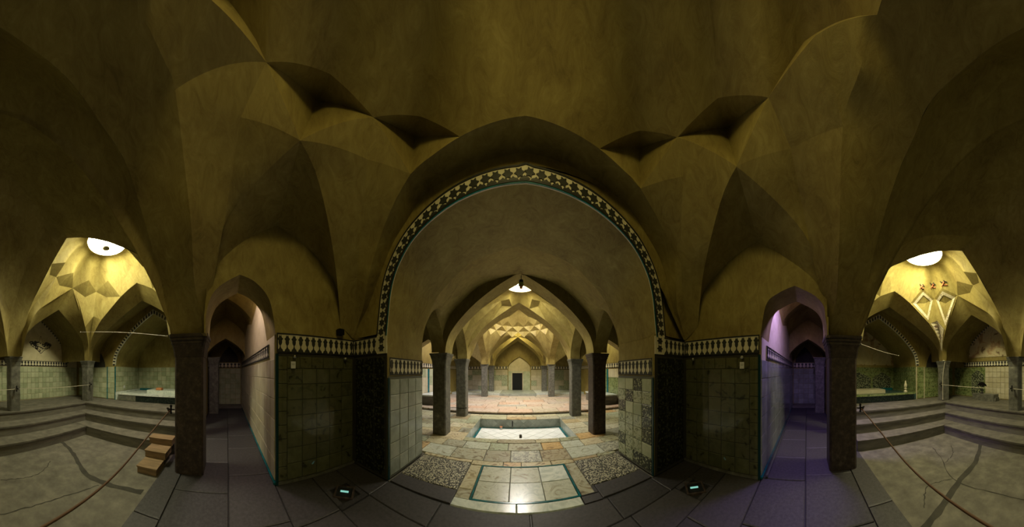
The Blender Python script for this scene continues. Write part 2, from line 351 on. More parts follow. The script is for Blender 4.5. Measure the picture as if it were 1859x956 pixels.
# walkway slabs run in three long courses (kerb course behind)
for (y0, y1, cw) in ((-1.05, -0.72, (1.1, 1.7)), (-0.72, 0.02, (0.8, 1.3)), (0.02, 0.68, (0.7, 1.2))):
    slab_rows(path, -9.0, 9.0, y0, y1, 0.0, ['path_stone'], (y1 - y0, y1 - y0), cw)
GL = [(-2.06, 1.47), (2.04, 1.46)]
for (y0, y1) in ((0.68, 1.25), (1.25, 1.69), (1.69, 2.09)):
    slab_rows(path, -2.6, 2.6, y0, y1, 0.0, ['path_stone'], (y1 - y0, y1 - y0), (0.7, 1.1), [(gx - 0.16, gx + 0.16, 1.25, 1.69) for gx, gy in GL] if y0 == 1.25 else ())
for gx, gy in GL:
    slab(path, gx - 0.16, gx + 0.16, 1.25, gy - 0.14, 0, 'path_stone'); slab(path, gx - 0.16, gx + 0.16, gy + 0.14, 1.69, 0, 'path_stone')
    side = 'left' if gx < 0 else 'right'
    e = empty('floor_light', (gx, gy, 0), 'small square glass floor light sunk in the paving by the %s tiled corner' % side, 'floor light', 'floor lights', rz=0.75 if gx < 0 else -0.75)
    fr = G()
    for a in range(4):
        c_, s_ = cos(a * pi / 2), sin(a * pi / 2)
        fr.prism([(c_ * x - s_ * y, s_ * x + c_ * y, -0.04) for x, y in ((-0.13, -0.13), (0.13, -0.13), (0.105, -0.105), (-0.105, -0.105))], (0, 0, 0.046))
    fr.build('frame', 'stone_dark', e)
    G().box(-0.105, 0.105, -0.105, 0.105, -0.004, 0.002).build('pane', 'clear_glass', e)
    G().box(-0.105, 0.105, -0.105, 0.105, -0.03, -0.018).build('well', 'void_black', e)
    G().box(-0.06, 0.05, 0.02, 0.045, -0.018, -0.008).build('lamp_strip', 'led', e)

# pit (lower court behind the walkway) with benches stepping up on three sides
pit = struct(G().box(-3.6, 3.6, -3.36, -1.04, -0.3, PIT_Z + 0.01).build('floor', 'concrete'), 'worn grey screed floor of the sunken court behind the walkway', 'floor')
for s in (-1, 1):
    rows = []
    path_pts = [(s * 2.75, -3.33), (s * 2.55, -2.75), (s * 2.2, -2.05), (s * 2.2, -1.6), (s * 2.3, -1.1)] if s < 0 else [(2.35, -3.33), (1.95, -2.6), (1.75, -1.9), (1.55, -1.4), (1.45, -1.06)]
    P = resample([(x, y, PIT_Z + 0.013) for x, y in path_pts], 22)
    rows = [[(p[0] - 0.045 + random.uniform(-.015, .015), p[1], p[2]) for p in P], [(p[0] + 0.045 + random.uniform(-.015, .015), p[1], p[2]) for p in P]]
    G().patch(rows).build('drain_groove', 'concrete_dark', pit)
def crack(pts):
    P = resample([(x, y, PIT_Z + 0.012) for x, y in pts], 26); A, B = [], []
    for i, p in enumerate(P):
        q = P[min(i + 1, 25)]; o = P[max(i - 1, 0)]; t = atan2(q[1] - o[1], q[0] - o[0]) + pi / 2; j = random.uniform(-.012, .012); w = random.uniform(.004, .011)
        A.append((p[0] + cos(t) * (j - w), p[1] + sin(t) * (j - w), p[2])); B.append((p[0] + cos(t) * (j + w), p[1] + sin(t) * (j + w), p[2]))
    G().patch([A, B]).build('crack', 'concrete_dark', pit)
crack([(3.0, -2.5), (2.5, -2.3), (1.9, -2.0), (1.2, -2.1), (0.6, -2.2)]); crack([(2.85, -2.9), (2.5, -2.6), (2.35, -2.25)]); crack([(1.9, -2.0), (2.0, -1.6), (1.7, -1.3)])
crack([(-1.0, -2.6), (-1.6, -2.5), (-2.0, -2.75)]); crack([(-0.5, -2.0), (-1.4, -1.9), (-2.1, -1.7)])
RISE, TREAD = 0.2133, 0.41
def bench(name, pts_of, label):
    e = struct(link(name, None), label, 'bench')
    return e
# bench courses: three stacked stone steps, each a C-shaped course in three straight runs
for k in range(3):
    x = 3.55 + TREAD * k; y = -3.33 - TREAD * k; zt = RISE * (k + 1); zb = RISE * k - (0.1 if k == 0 else 0.0)
    far_x, far_y = 5.52, -5.78
    for nm, (a0, a1, b0, b1), lab in (('back', (-x, x, far_y, y), 'rear'), ('left', (-far_x, -x, far_y, -1.02), 'left'), ('right', (x, far_x, far_y, -1.02), 'right')):
        if nm == 'back': a0, a1 = -x, x
        o = G()
        o.box(a0, a1, b0, b1, zb, zt - 0.035)
        b_ = o.build('bench_step', 'step_stone')
        tag(b_, '%s grey stone bench step along the %s side of the sunken court' % (('lowest', 'middle', 'topmost')[k], lab), 'step', None, 'structure')
        nose = G()
        if nm == 'back': nose.box(a0, a1, b0, b1 + 0.02, zt - 0.035, zt)
        elif nm == 'left': nose.box(a0, a1 + 0.02, b0, b1, zt - 0.035, zt)
        else: nose.box(a0 - 0.02, a1, b0, b1, zt - 0.035, zt)
        nose.build('tread', 'concrete', b_)
PLAT = RISE * 3

# wooden steps beside the left near column
ws = empty('wooden_steps', (-2.72, -1.2, PIT_Z), 'three brown wooden box steps climbing to the left stone bench', 'steps')
for k, (a, b, y0, y1) in enumerate(((-0.36, 0.0, -0.20, 0.13), (-0.70, -0.34, -0.22, 0.16), (-0.90, -0.66, -0.28, 0.18))):
    G().box(a, b, y0, y1, 0.12 * k, 0.12 * k + 0.10).build('riser_box', 'wood', ws)
    G().box(a - 0.0, b + 0.015, y0 - 0.01, y1 + 0.01, 0.12 * k + 0.10, 0.12 * k + 0.122).build('tread_board', 'wood', ws)
    for j in range(3):
        pass

# hall floor
HF = [(-1.34, 1.43, 4.42, 6.30)]
hall = struct(G().box(-4.7, -1.375, 2.12, 7.1, -0.4, -0.03).box(1.465, 4.7, 2.12, 7.1, -0.4, -0.03).box(-1.375, 1.465, 2.12, 4.385, -0.4, -0.03).box(-1.375, 1.465, 6.335, 7.1, -0.4, -0.03).build('floor', 'concrete'),
              'patchwork floor of veined marble slabs leading to the sunken pool', 'floor')
FM = ['floor_marble']
# framed panel of six marbles with a turquoise border and a white sill in front
slab(hall, -0.87, -0.075, 2.10, 2.245, 0.004, 'white_marble', 0.006); slab(hall, -0.075, 0.735, 2.10, 2.245, 0.004, 'white_marble', 0.006)
for x0, x1, y0, y1 in ((-0.665, 0.75, 2.25, 2.275), (-0.665, 0.75, 3.115, 3.14), (-0.665, -0.64, 2.275, 3.115), (0.725, 0.75, 2.275, 3.115)):
    G().box(x0, x1, y0, y1, -0.04, 0.004).build('turquoise_strip', 'teal_glaze', hall)
for i, (x0, x1) in enumerate(((-0.64, -0.17), (-0.17, 0.29), (0.29, 0.725))):
    for j, (y0, y1) in enumerate(((2.275, 2.68), (2.68, 3.115))):
        slab(hall, x0, x1, y0, y1, 0.0, 'white_marble' if (i, j) in ((1, 0), (2, 1)) else 'panel_marble', 0.008)
slab(hall, -0.87, -0.67, 2.25, 2.45, 0, 'floor_marble'); slab(hall, -0.87, -0.67, 2.45, 3.14, 0, 'floor_marble'); slab(hall, 0.755, 0.95, 2.25, 3.14, 0, 'floor_marble'); slab(hall, 0.74, 1.0, 2.10, 2.245, 0, 'path_stone')
for x0, x1, y0, y1, m in ((-1.82, -0.87, 2.12, 2.40, 'path_stone'), (-1.82, -0.88, 2.40, 3.2, 'pebble'), (0.95, 1.40, 2.42, 3.2, 'pebble'), (1.40, 1.84, 2.42, 3.2, 'pebble'), (1.0, 1.84, 2.12, 2.42, 'path_stone'), (0.75, 1.0, 2.245, 2.42, 'path_stone')):
    slab(hall, x0, x1, y0, y1, 0, m)
slab_rows(hall, -0.87, 0.95, 3.14, 3.30, 0, FM, (0.16, 0.16), (0.3, 0.6))
slab_rows(hall, -1.84, -0.87, 3.2, 3.30, 0, FM, (0.1, 0.1), (0.4, 0.6)); slab_rows(hall, 0.95, 1.84, 3.2, 3.30, 0, FM, (0.1, 0.1), (0.4, 0.6))
slab_rows(hall, -4.6, 4.6, 3.30, 4.18, 0, FM + FM + ['floor_mottled', 'panel_marble'], (0.38, 0.5), (0.36, 0.75))
slab_rows(hall, -1.34, 1.43, 4.18, 4.42, 0.006, FM, (0.24, 0.24), (0.5, 0.9)); slab_rows(hall, -1.34, 1.43, 6.30, 7.0, 0.006, FM, (0.3, 0.4), (0.6, 1.1))
slab_rows(hall, -4.6, -1.34, 4.18, 7.0, 0, FM, (0.4, 0.6), (0.5, 0.9)); slab_rows(hall, 1.43, 4.6, 4.18, 7.0, 0, FM, (0.4, 0.6), (0.5, 0.9))
# raised farther floor
far = struct(G().box(-4.7, 4.7, 7.02, 15.2, -0.4, 0.07).build('floor', 'concrete'), 'raised far floor of pink and cream marble slabs beyond the pool', 'floor')
slab_rows(far, -4.6, 4.6, 7.0, 11.2, 0.10, ['floor_marble_pink'], (0.45, 0.8), (0.6, 1.5), gap=0.02)
slab_rows(far, -4.6, 4.6, 11.2, 14.6, 0.10, ['floor_marble_pink'], (0.7, 0.9), (0.9, 1.7), gap=0.03)
G().box(-4.6, -1.2, 12.3, 14.6, 0.08, 0.22).build('dais', 'white_marble', far); G().box(1.2, 4.6, 12.3, 14.6, 0.08, 0.22).build('dais', 'white_marble', far); G().box(-1.2, 1.2, 11.9, 14.6, 0.08, 0.24).build('dais', 'tile_grey', far)

# sunken pool
pool = empty('sunken_pool', (0.045, 5.36, 0), 'dry rectangular sunken pool with white tiled floor and turquoise border', 'pool')
px, py, pd = 1.385, 0.94, 0.30
G().box(-px, px, -py, py, -0.36, -pd).build('basin_bed', 'concrete', pool)
for x0, x1, y0, y1 in ((-px, px, py - 0.0, py + 0.03), (-px, px, -py - 0.03, -py), (-px - 0.03, -px, -py, py), (px, px + 0.03, -py, py)):
    G().box(x0, x1, y0, y1, -0.36, -0.012).build('basin_wall', 'tile_grey', pool)
for x0, x1, y0, y1 in ((-px, px, py - 0.07, py), (-px, -px + 0.07, -py, py - 0.07), (px - 0.07, px, -py, py - 0.07), (-px + 0.07, px - 0.07, -py, -py + 0.07)):
    G().box(x0, x1, y0, y1, -pd, -pd + 0.014).build('turquoise_border', 'teal_glaze', pool)
dm = 0.21
# lozenge tiles set diagonally on the far wall of the pool and on its floor
def lozenges(org, u, v, n, W, H, d, mat, parent, name, th=0.008):
    g = 0.006
    for i in range(-1, int(2 * W / d) + 3):
        for j in range(-1, int(2 * H / d) + 3):
            if (i + j) % 2: continue
            c = (i * d / 2, j * d / 2); P = [(c[0] + a * (d / 2 - g), c[1] + b * (d / 2 - g)) for a, b in ((1, 0), (0, 1), (-1, 0), (0, -1))]
            for ax, lo, hi in ((0, 0, W), (1, 0, H)):     # clip to the field
                for side, lim in ((1, lo), (-1, hi)):
                    Q = []
                    for k in range(len(P)):
                        p, q = P[k - 1], P[k]; ip, iq = side * (p[ax] - lim) >= 0, side * (q[ax] - lim) >= 0
                        if ip != iq:
                            t = (lim - p[ax]) / (q[ax] - p[ax]); Q.append(tuple(p[m] + t * (q[m] - p[m]) for m in (0, 1)))
                        if iq: Q.append(q)
                    P = Q
                    if len(P) < 3: break
                if len(P) < 3: break
            if len(P) < 3: continue
            ar = abs(sum(P[k - 1][0] * P[k][1] - P[k][0] * P[k - 1][1] for k in range(len(P)))) / 2
            if ar < 0.0012: continue
            G().prism([tuple(org[m] + a * u[m] + b * v[m] for m in range(3)) for a, b in P], mul(n, th)).build(name, mat, parent)
lozenges((-px, py, -pd + 0.014), (1, 0, 0), (0, 0, 1), (0, -1, 0), 2 * px, pd - 0.03, 0.30, 'tile_grey', pool, 'wall_tile')
lozenges((-px + 0.07, -py + 0.07, -pd), (1, 0, 0), (0, 1, 0), (0, 0, 1), 2 * px - 0.14, 2 * py - 0.14, 0.42, 'tile_white', pool, 'floor_tile')
sp = empty('pool_spout', (-0.22, 6.262, -0.06), 'thin dark metal spout on the far wall of the sunken pool', 'spout')
G().tube([(0, 0.0, 0.0), (0, -0.03, -0.01), (0, -0.04, -0.06), (0, -0.035, -0.12)], [0.012, 0.014, 0.016, 0.010]).build('pipe', 'iron', sp); G().box(-0.016, 0.016, -0.01, 0.012, -0.17, 0.02).build('plate', 'iron', sp)
st = empty('stone_post', (0.02, 4.52, 0.006), 'small squared stone plug standing on the near rim of the pool', 'stone')
G().sq([(0.032, 0), (0.034, 0.05), (0.028, 0.075), (0.012, 0.085)], 0.01).build('plug', 'stone_column', st)
cp = empty('small_cup', (-0.6, 6.16, -pd + 0.014), 'tiny orange and white cup on the turquoise border of the pool', 'cup')
G().lathe([(0.0, 0), (0.03, 0), (0.045, 0.05), (0.045, 0.055), (0.0, 0.055)], seg=12).build('bowl', 'plug_white', cp, True); G().lathe([(0.046, 0.055), (0.05, 0.085), (0.0, 0.085)], seg=12).build('lid', 'orange_clay', cp, True)

# ------------------------------------------------------------------ columns
def column(x, y, z0, zt, w, label, mat='stone_column', cw=1.36, cap=0.34, rz=0.0, group='square stone columns'):
    e = empty('stone_column', (x, y, z0), label, 'column', group, rz); h = zt - z0; a = w / 2; c = a * cw
    G().sq([(a, 0), (a, h - cap)], a * 0.14).build('shaft', mat, e)
    G().sq([(a * 1.0, h - cap), (a * 1.03, h - cap + 0.01), (a + (c - a) * 0.35, h - cap * 0.55), (a + (c - a) * 0.45, h - cap * 0.45)], a * 0.12).build('capital', mat, e)
    for k, (f0, f1, q0, q1) in enumerate(((0.50, 0.62, 0.45, 0.31), (0.66, 0.80, 0.29, 0.17), (0.86, 1.0, 0.15, 0.0))):
        G().sq([(a + (c - a) * f0, h - cap * q0), (a + (c - a) * f1, h - cap * (q0 * 0.6 + q1 * 0.4)), (a + (c - a) * f1, h - cap * q1)], a * 0.12).build('moulding', mat, e)
    return e
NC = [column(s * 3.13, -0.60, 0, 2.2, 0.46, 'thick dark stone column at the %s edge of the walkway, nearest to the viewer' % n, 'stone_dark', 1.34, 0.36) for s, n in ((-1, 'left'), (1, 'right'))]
for s, n in ((-1, 'left'), (1, 'right')):
    column(s * 1.97, -4.33, PLAT, 2.0, 0.27, 'slim grey column on the rear bench, at the far %s end of the picture' % n, cap=0.24)
    column(s * 4.72, -4.38, PLAT, 2.0, 0.29, 'slim grey column at the corner of the %s stone bench' % n, cap=0.24)
    column(s * 4.72, -0.86, PLAT, 2.0, 0.29, 'slim grey column on the %s bench hidden behind the near dark column' % n, cap=0.24)
    column(s * 7.45, -0.52, 0, 2.2, 0.38, 'grey stone column at the end of the %s side passage' % n, cap=0.3)
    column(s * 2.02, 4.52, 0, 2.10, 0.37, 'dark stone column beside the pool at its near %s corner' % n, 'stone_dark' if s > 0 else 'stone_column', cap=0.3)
    column(s * 2.09, 6.62, 0, 2.10, 0.37, 'grey stone column beside the pool at its far %s corner' % n, cap=0.3)
    column(s * 2.10, 11.5, 0.10, 2.12, 0.37, 'distant pinkish column on the raised floor, %s side of the hall' % n, cap=0.28)
    column(s * 1.95, 13.6, 0.10, 2.12, 0.36, 'most distant dark column before the end wall, %s side' % n, cap=0.28)

# ------------------------------------------------------------------ central bay vault
cv = struct(link('ceiling', None), 'ochre plaster star vault over the walkway with kite shaped facets', 'vault')
def kite(parent, a, b, c, d, m, name='vault_facet', mat='plaster', deep=1.0):
    """four corners in order and the fold point in the middle"""
    g = G(); m = tuple(EYE[i] + (m[i] - EYE[i]) * deep for i in range(3)) if deep != 1 else m
    for p, q in ((a, b), (b, c), (c, d), (d, a)):
        P = resample([p, q], 6, False); g.patch([[lerp(m, x, t) for x in P] for t in (0.001, 0.5, 1.0)])
    return g.build(name, mat, parent)
FORM = {-1: [(-2.60, 2.05, 2.20), (-2.47, 2.06, 2.44), (-2.25, 2.0, 2.70), (-2.03, 1.90, 3.05), (-1.77, 1.86, 3.45), (-1.49, 1.80, 3.70), (-1.242, 1.8, 3.908), (-0.924, 1.8, 3.967), (-0.644, 1.8, 4.014), (-0.305, 1.8, 4.06), (0.019, 1.8, 4.107)],
        1: [(2.60, 2.05, 2.20), (2.47, 2.06, 2.48), (2.28, 2.0, 2.72), (2.05, 1.86, 3.32), (1.75, 1.82, 3.63), (1.357, 1.8, 3.89), (1.051, 1.8, 3.967), (0.792, 1.8, 4.019), (0.377, 1.8, 4.069), (0.019, 1.8, 4.107)]}
NICHE = {-1: [(-2.62, -0.315, 2.413), (-2.62, -0.292, 2.742), (-2.62, -0.242, 2.93), (-2.62, -0.078, 3.154), (-2.62, 0.174, 3.382), (-2.62, 0.425, 3.549), (-2.62, 0.717, 3.711), (-2.62, 0.984, 3.593), (-2.62, 1.28, 3.448), (-2.62, 1.524, 3.258), (-2.62, 1.698, 3.063), (-2.62, 1.773, 2.833), (-2.62, 1.80, 2.45)],
         1: [(2.62, -0.269, 2.455), (2.62, -0.24, 2.70), (2.62, -0.204, 2.816), (2.62, -0.043, 3.013), (2.62, 0.279, 3.263), (2.62, 0.5, 3.42), (2.62, 0.737, 3.582), (2.62, 1.096, 3.43), (2.62, 1.44, 3.203), (2.62, 1.709, 2.941), (2.62, 1.789, 2.622), (2.62, 1.80, 2.45)]}
VP = {-1: dict(L1=(-0.653, 1.827, 4.05), h12=(-1.043, 1.685, 4.3), k12=(-1.124, 1.706, 4.15), L2=(-1.389, 1.341, 4.2), h23=(-1.538, 0.922, 4.4), k23=(-1.63, 0.836, 4.2), L3=(-1.583, 0.325, 4.2), C=(-1.758, 0.707, 3.9), T=(-1.544, -0.426, 3.95), k4=(-1.766, 0.126, 3.95), k5=(-1.543, 1.41, 3.95), B=(-1.242, 1.8, 3.908),
               E=[(-1.547, 0.23, 4.3), (-1.524, 0.117, 4.4), (-1.507, 0.008, 4.5), (-1.36, -0.25, 4.38)], P=(-1.167, -0.577, 4.1)),
      1: dict(L1=(0.803, 1.823, 4.05), h12=(1.196, 1.626, 4.3), k12=(1.223, 1.66, 4.15), L2=(1.46, 1.289, 4.15), h23=(1.569, 0.858, 4.35), k23=(1.678, 0.824, 4.15), L3=(1.605, 0.353, 4.15), C=(1.801, 0.749, 3.85), T=(1.588, -0.328, 3.85), k4=(1.821, 0.162, 3.9), k5=(1.626, 1.345, 3.9), B=(1.357, 1.8, 3.89),
              E=[(1.548, 0.168, 4.3), (1.491, 0.022, 4.4), (1.359, -0.238, 4.35)], P=(1.152, -0.489, 4.15))}
TF = {-1: [(-2.93, -0.36, 2.2), (-2.66, -0.40, 2.55), (-2.411, -0.425, 2.85), (-2.10, -0.40, 3.25), (-1.848, -0.417, 3.65), (-1.544, -0.426, 3.95), (-1.409, -0.475, 4.0), (-1.292, -0.53, 4.05), (-1.167, -0.577, 4.1)],
      1: [(2.93, -0.36, 2.2), (2.55, -0.40, 2.55), (2.3, -0.40, 2.85), (1.98, -0.37, 3.25), (1.588, -0.328, 3.85), (1.343, -0.414, 4.0), (1.152, -0.489, 4.15)]}
TR = {-1: [(-2.88, -0.86, 2.2), (-2.72, -0.92, 2.65), (-2.559, -0.951, 3.0), (-2.148, -1.0, 3.5), (-1.785, -1.037, 3.85), (-1.438, -1.136, 4.02), (-1.138, -1.198, 4.12), (-0.808, -1.29, 4.2), (-0.543, -1.337, 4.25), (0, -1.38, 4.3)],
      1: [(2.88, -0.86, 2.2), (2.60, -0.87, 2.62), (2.40, -0.86, 2.95), (1.99, -0.89, 3.42), (1.67, -0.943, 3.75), (1.449, -0.989, 3.9), (1.255, -1.036, 4.05), (0.905, -1.177, 4.15), (0.474, -1.31, 4.25), (0, -1.38, 4.3)]}
APEX_T = (0.0, -0.72, 4.3)
ring = []
for s in (-1, 1):
    V = VP[s]; side = []
    TFd = resample(TF[s] + [lerp(V['P'], APEX_T, 0.5), APEX_T], 90); iT = min(range(90), key=lambda i: math.dist(TFd[i], V['T'])); TFd[iT] = V['T']; iP = min(range(90), key=lambda i: math.dist(TFd[i], V['P'])); TFd[iP] = V['P']
    S1 = TF[s][0]; S1n = (s * 2.66, -0.31, 2.2); S5n = (s * 2.62, 1.80, 2.40)
    E4 = [V['C'], (s * 2.21, 0.17, 3.62 if s < 0 else 3.5), (s * 2.30, -0.015, 3.42 if s < 0 else 3.3), (s * 2.5, -0.198, 3.2 if s < 0 else 3.08), (s * 2.58, -0.283, 2.77), S1n]
    E5 = [V['C'], (s * 1.87, 0.94, 3.8 if s < 0 else 3.7), (s * 2.06, 1.215, 3.5 if s < 0 else 3.4), (s * 2.38, 1.56, 3.04), S5n]
    kite(cv, V['L1'], V['h12'], V['L2'], V['B'], V['k12'], deep=1.10); kite(cv, V['L2'], V['h23'], V['L3'], V['C'], V['k23'], deep=1.12)
    # upper lozenge beside the transverse arch
    fold = [V['L3'], lerp(lerp(V['L3'], V['P'], 0.5), (0, 0, 4.05), 0.04), V['P']]
    up = [V['L3']] + V['E'] + [V['P']]; arc = [V['L3'], add(lerp(V['L3'], V['T'], 0.5), (0, 0, 0.0)), V['T']]; lo = resample(arc, 12)[:-1] + TFd[iT:iP + 1]
    G().loft(fold, up, 100, 3, ca=False).build('vault_facet', 'plaster', cv); G().loft(fold, lo, 140, 3, ca=False).build('vault_facet', 'plaster', cv)
    # long lozenge rising from the near column
    f4 = [V['k4'], lerp(V['k4'], S1, 0.45), S1]; f4[1] = (f4[1][0] - s * 0.02, f4[1][1] + 0.06, f4[1][2] + 0.25)
    tfl = TFd[:iT + 1][::-1]
    G().loft(tfl, f4, 18, 3).build('vault_facet', 'plaster', cv, True); G().loft(f4, E4, 18, 3).build('vault_facet', 'plaster', cv, True)
    for q in (V['T'], V['C']): G().loft([V['L3'], q], [V['L3'], V['k4']], 6, 2, ca=False).build('vault_facet', 'plaster', cv)
    # long lozenge rising from the tiled corner
    iB = FORM[s].index(V['B']); fl = FORM[s][:iB + 1][::-1]; S5 = FORM[s][0]
    f5 = [V['k5'], (s * 2.02, 1.70, 3.35), (s * 2.40, 1.95, 2.75), S5]
    G().loft(fl, f5, 18, 3).build('vault_facet', 'plaster', cv, True); G().loft(f5, E5, 18, 3).build('vault_facet', 'plaster', cv, True)
    for q in (V['B'], V['C']): G().loft([V['L2'], q], [V['L2'], V['k5']], 6, 2, ca=False).build('vault_facet', 'plaster', cv)
    # squinch between the two lozenges, down to the niche arch
    NI = NICHE[s]; ia = max(range(len(NI)), key=lambda i: NI[i][2])
    G().loft(E4, NI[:ia + 1][::-1], 20, 4).build('squinch', 'plaster', cv, True); G().loft(E5, NI[ia:], 20, 4).build('squinch', 'plaster', cv, True)
    # transverse arch over the viewer
    tf = TF[s] + [lerp(V['P'], APEX_T, 0.5), APEX_T]
    G().patch([TFd] + [[lerp(a, b, t) for a, b in zip(TFd, resample(TR[s], 90))] for t in (0.33, 0.66, 1.0)]).build('arch_soffit', 'plaster', cv, True)
    side = [FORM[s][-2], V['L1'], V['h12'], V['L2'], V['h23'], V['L3']] + V['E'] + [V['P'], lerp(V['P'], APEX_T, 0.5)]
    ring.append(side)
loop = [FORM[-1][-1]] + ring[0] + [APEX_T] + ring[1][::-1]
def dome_cap(parent, loop, c, r, z, name='dome_cap', mat='plaster', steps=8, drum=0.22, pane='center', sub=4, label='round skylight', pw=1.0):
    L = []
    for i, p in enumerate(loop):
        q = loop[(i + 1) % len(loop)]
        for k in range(sub): L.append(lerp(p, q, k / sub))
    rows = []
    for i in range(steps + 1):
        t = i / steps; row = []
        for p in L:
            a = atan2(p[1] - c[1], p[0] - c[0]); o = (c[0] + r * cos(a), c[1] + r * sin(a)); row.append((p[0] + (o[0] - p[0]) * t, p[1] + (o[1] - p[1]) * t, p[2] + (z - p[2]) * sin(t * pi / 2) ** 0.9))
        rows.append(row)
    o = G().patch(rows, True).build(name, mat, parent, True)
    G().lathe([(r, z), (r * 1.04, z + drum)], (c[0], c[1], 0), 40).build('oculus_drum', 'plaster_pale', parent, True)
    sk = empty('skylight', (c[0], c[1], z + drum), label, 'skylight', 'round skylights')
    G().poly([(r * 1.06 * pw * cos(2 * pi * k / 40), -r * 1.06 * pw * sin(2 * pi * k / 40), 0) for k in range(40)]).build('pane', 'sky_' + pane, sk)
    G().lathe([(r * 1.02, 0), (r * 1.02, -0.02), (r * 1.08, -0.02), (r * 1.08, 0.03), (r * 1.0, 0.03)], seg=40).build('frame', 'steel', sk, True)
    return sk
dome_cap(cv, loop, (0.02, 0.38), 0.50, 4.66, pane='center', drum=0.03, label='round skylight in the star vault directly over the walkway')

# front lunette, patterned arch band, deep arch and its reveals
wf = struct(link('wall_front', None), 'front wall with the great pointed arch framed by a black and cream band', 'wall')
form = FORM[-1][:-1] + FORM[1][::-1]
def smooth_halves(P, n):
    ia = max(range(len(P)), key=lambda i: P[i][2]); return resample(P[:ia + 1], n) + resample(P[ia:], n)[1:]
F1 = smooth_halves(form, 30); F2 = [(p[0], 2.1, p[2]) for p in F1]
G().patch([F1, [lerp(a, b, .5) for a, b in zip(F1, F2)], F2]).build('arch_soffit', 'plaster', cv, True)
SI = [(-1.85, 2.1, 2.15), (-1.812, 2.1, 2.46), (-1.765, 2.1, 2.773), (-1.66, 2.1, 3.06), (-1.445, 2.1, 3.328), (-1.19, 2.1, 3.488), (-0.885, 2.1, 3.605), (-0.571, 2.1, 3.675), (-0.28, 2.1, 3.717), (0.034, 2.1, 3.745)]
SI = smooth_halves(SI + [(-p[0] + 0.05, p[1], p[2]) for p in SI[-2::-1]], 40)
def offset(P, d):
    out = []; h = len(P) // 2
    for i, p in enumerate(P):
        a = P[max(i - 1, 0)]; b = P[min(i + 1, len(P) - 1)]
        if i == h: out.append((p[0], p[1], p[2] + d * 1.12)); continue
        tx, tz = b[0] - a[0], b[2] - a[2]; L = hypot(tx, tz); out.append((p[0] - tz / L * d, p[1], p[2] + tx / L * d))
    return out
BW = 0.20
SO = offset(SI, BW); SO = [(p[0], p[1], p[2]) for p in SO]
SO[0] = (SI[0][0] - BW, 2.1, 2.15); SO[-1] = (SI[-1][0] + BW, 2.1, 2.15)
G().patch([F2, SO]).build('lunette', 'plaster', wf)
lip = shift(SI, (0, -0.012, 0)); lipo = shift(SO, (0, -0.012, 0))
ab = G().patch([SO, lipo, lip, SI]).build('arch_band', 'cream_band', wf)
for off, w, mt in ((BW - 0.012, 0.018, 'line_black'), (0.022, 0.012, 'line_black'), (0.0, 0.014, 'teal_glaze')):
    A, B = shift(offset(SI, off), (0, -0.02, 0)), shift(offset(SI, off + w), (0, -0.02, 0)); G().patch([shift(A, (0, 0.01, 0)), A, B, shift(B, (0, 0.01, 0))]).build('border_line', mt, ab)
mid = resample(offset(SI, 0.118), 400, False); inn = resample(offset(SI, 0.036), 400, False)
star = G().prism([(x * 0.125, 0, z * 0.125) for x, z in STAR], (0, -0.007, 0)).mesh('star_inlay', 'motif_black')
half = G().prism([(-0.062, 0, 0), (0.062, 0, 0), (0.05, 0, 0.02), (0.02, 0, 0.028), (0, 0, 0.046), (-0.02, 0, 0.028), (-0.05, 0, 0.02)], (0, -0.007, 0)).mesh('half_star_inlay', 'motif_black')
NS = 46
for k in range(NS):
    i = int((k + 0.5) / NS * 399); p, a, b = mid[i], mid[max(i - 2, 0)], mid[min(i + 2, 399)]; ang = -atan2(b[2] - a[2], b[0] - a[0])
    link('star_inlay', star, ab, (p[0], 2.086, p[2]), (0, ang, 0))
    if k < NS - 1:
        i = int((k + 1.0) / NS * 399); p, a, b = inn[i], inn[max(i - 2, 0)], inn[min(i + 2, 399)]; ang = -atan2(b[2] - a[2], b[0] - a[0])
        link('half_star_inlay', half, ab, (p[0], 2.086, p[2]), (0, ang, 0))
# great arch soffit and barrel behind it
BE = smooth_halves([(-1.85, 3.15, 2.15), (-1.80, 3.15, 2.42), (-1.66, 3.15, 2.80), (-1.451, 3.15, 3.099), (-0.921, 3.15, 3.509), (-0.45, 3.15, 3.66), (-0.008, 3.15, 3.754), (0.45, 3.15, 3.66), (0.93, 3.15, 3.509), (1.46, 3.15, 3.099), (1.67, 3.15, 2.80), (1.82, 3.15, 2.42), (1.87, 3.15, 2.15)], 40)
G().patch([SI, [lerp(a, b, .5) for a, b in zip(SI, BE)], BE]).build('arch_soffit', 'plaster', wf, True)
B2 = [(p[0] * 1.09, 4.32, 2.1 + (p[2] - 2.15) * 1.13) for p in BE]
BEo = [(p[0] * 1.05, 3.152, p[2] + 0.06) for p in BE]
hv = struct(link('ceiling', None), 'plaster vaults with skylight domes over the pool hall', 'vault')
ib = [i for i, p in enumerate(BE) if p[2] >= 2.95]; iL, iR = ib[0], ib[-1]; BEm = [lerp(a, b, .5) for a, b in zip(BEo, B2)]
G().patch([r[iL:iR + 1] for r in (BE, BEo, BEm, B2)]).build('barrel_vault', 'plaster', hv, True)

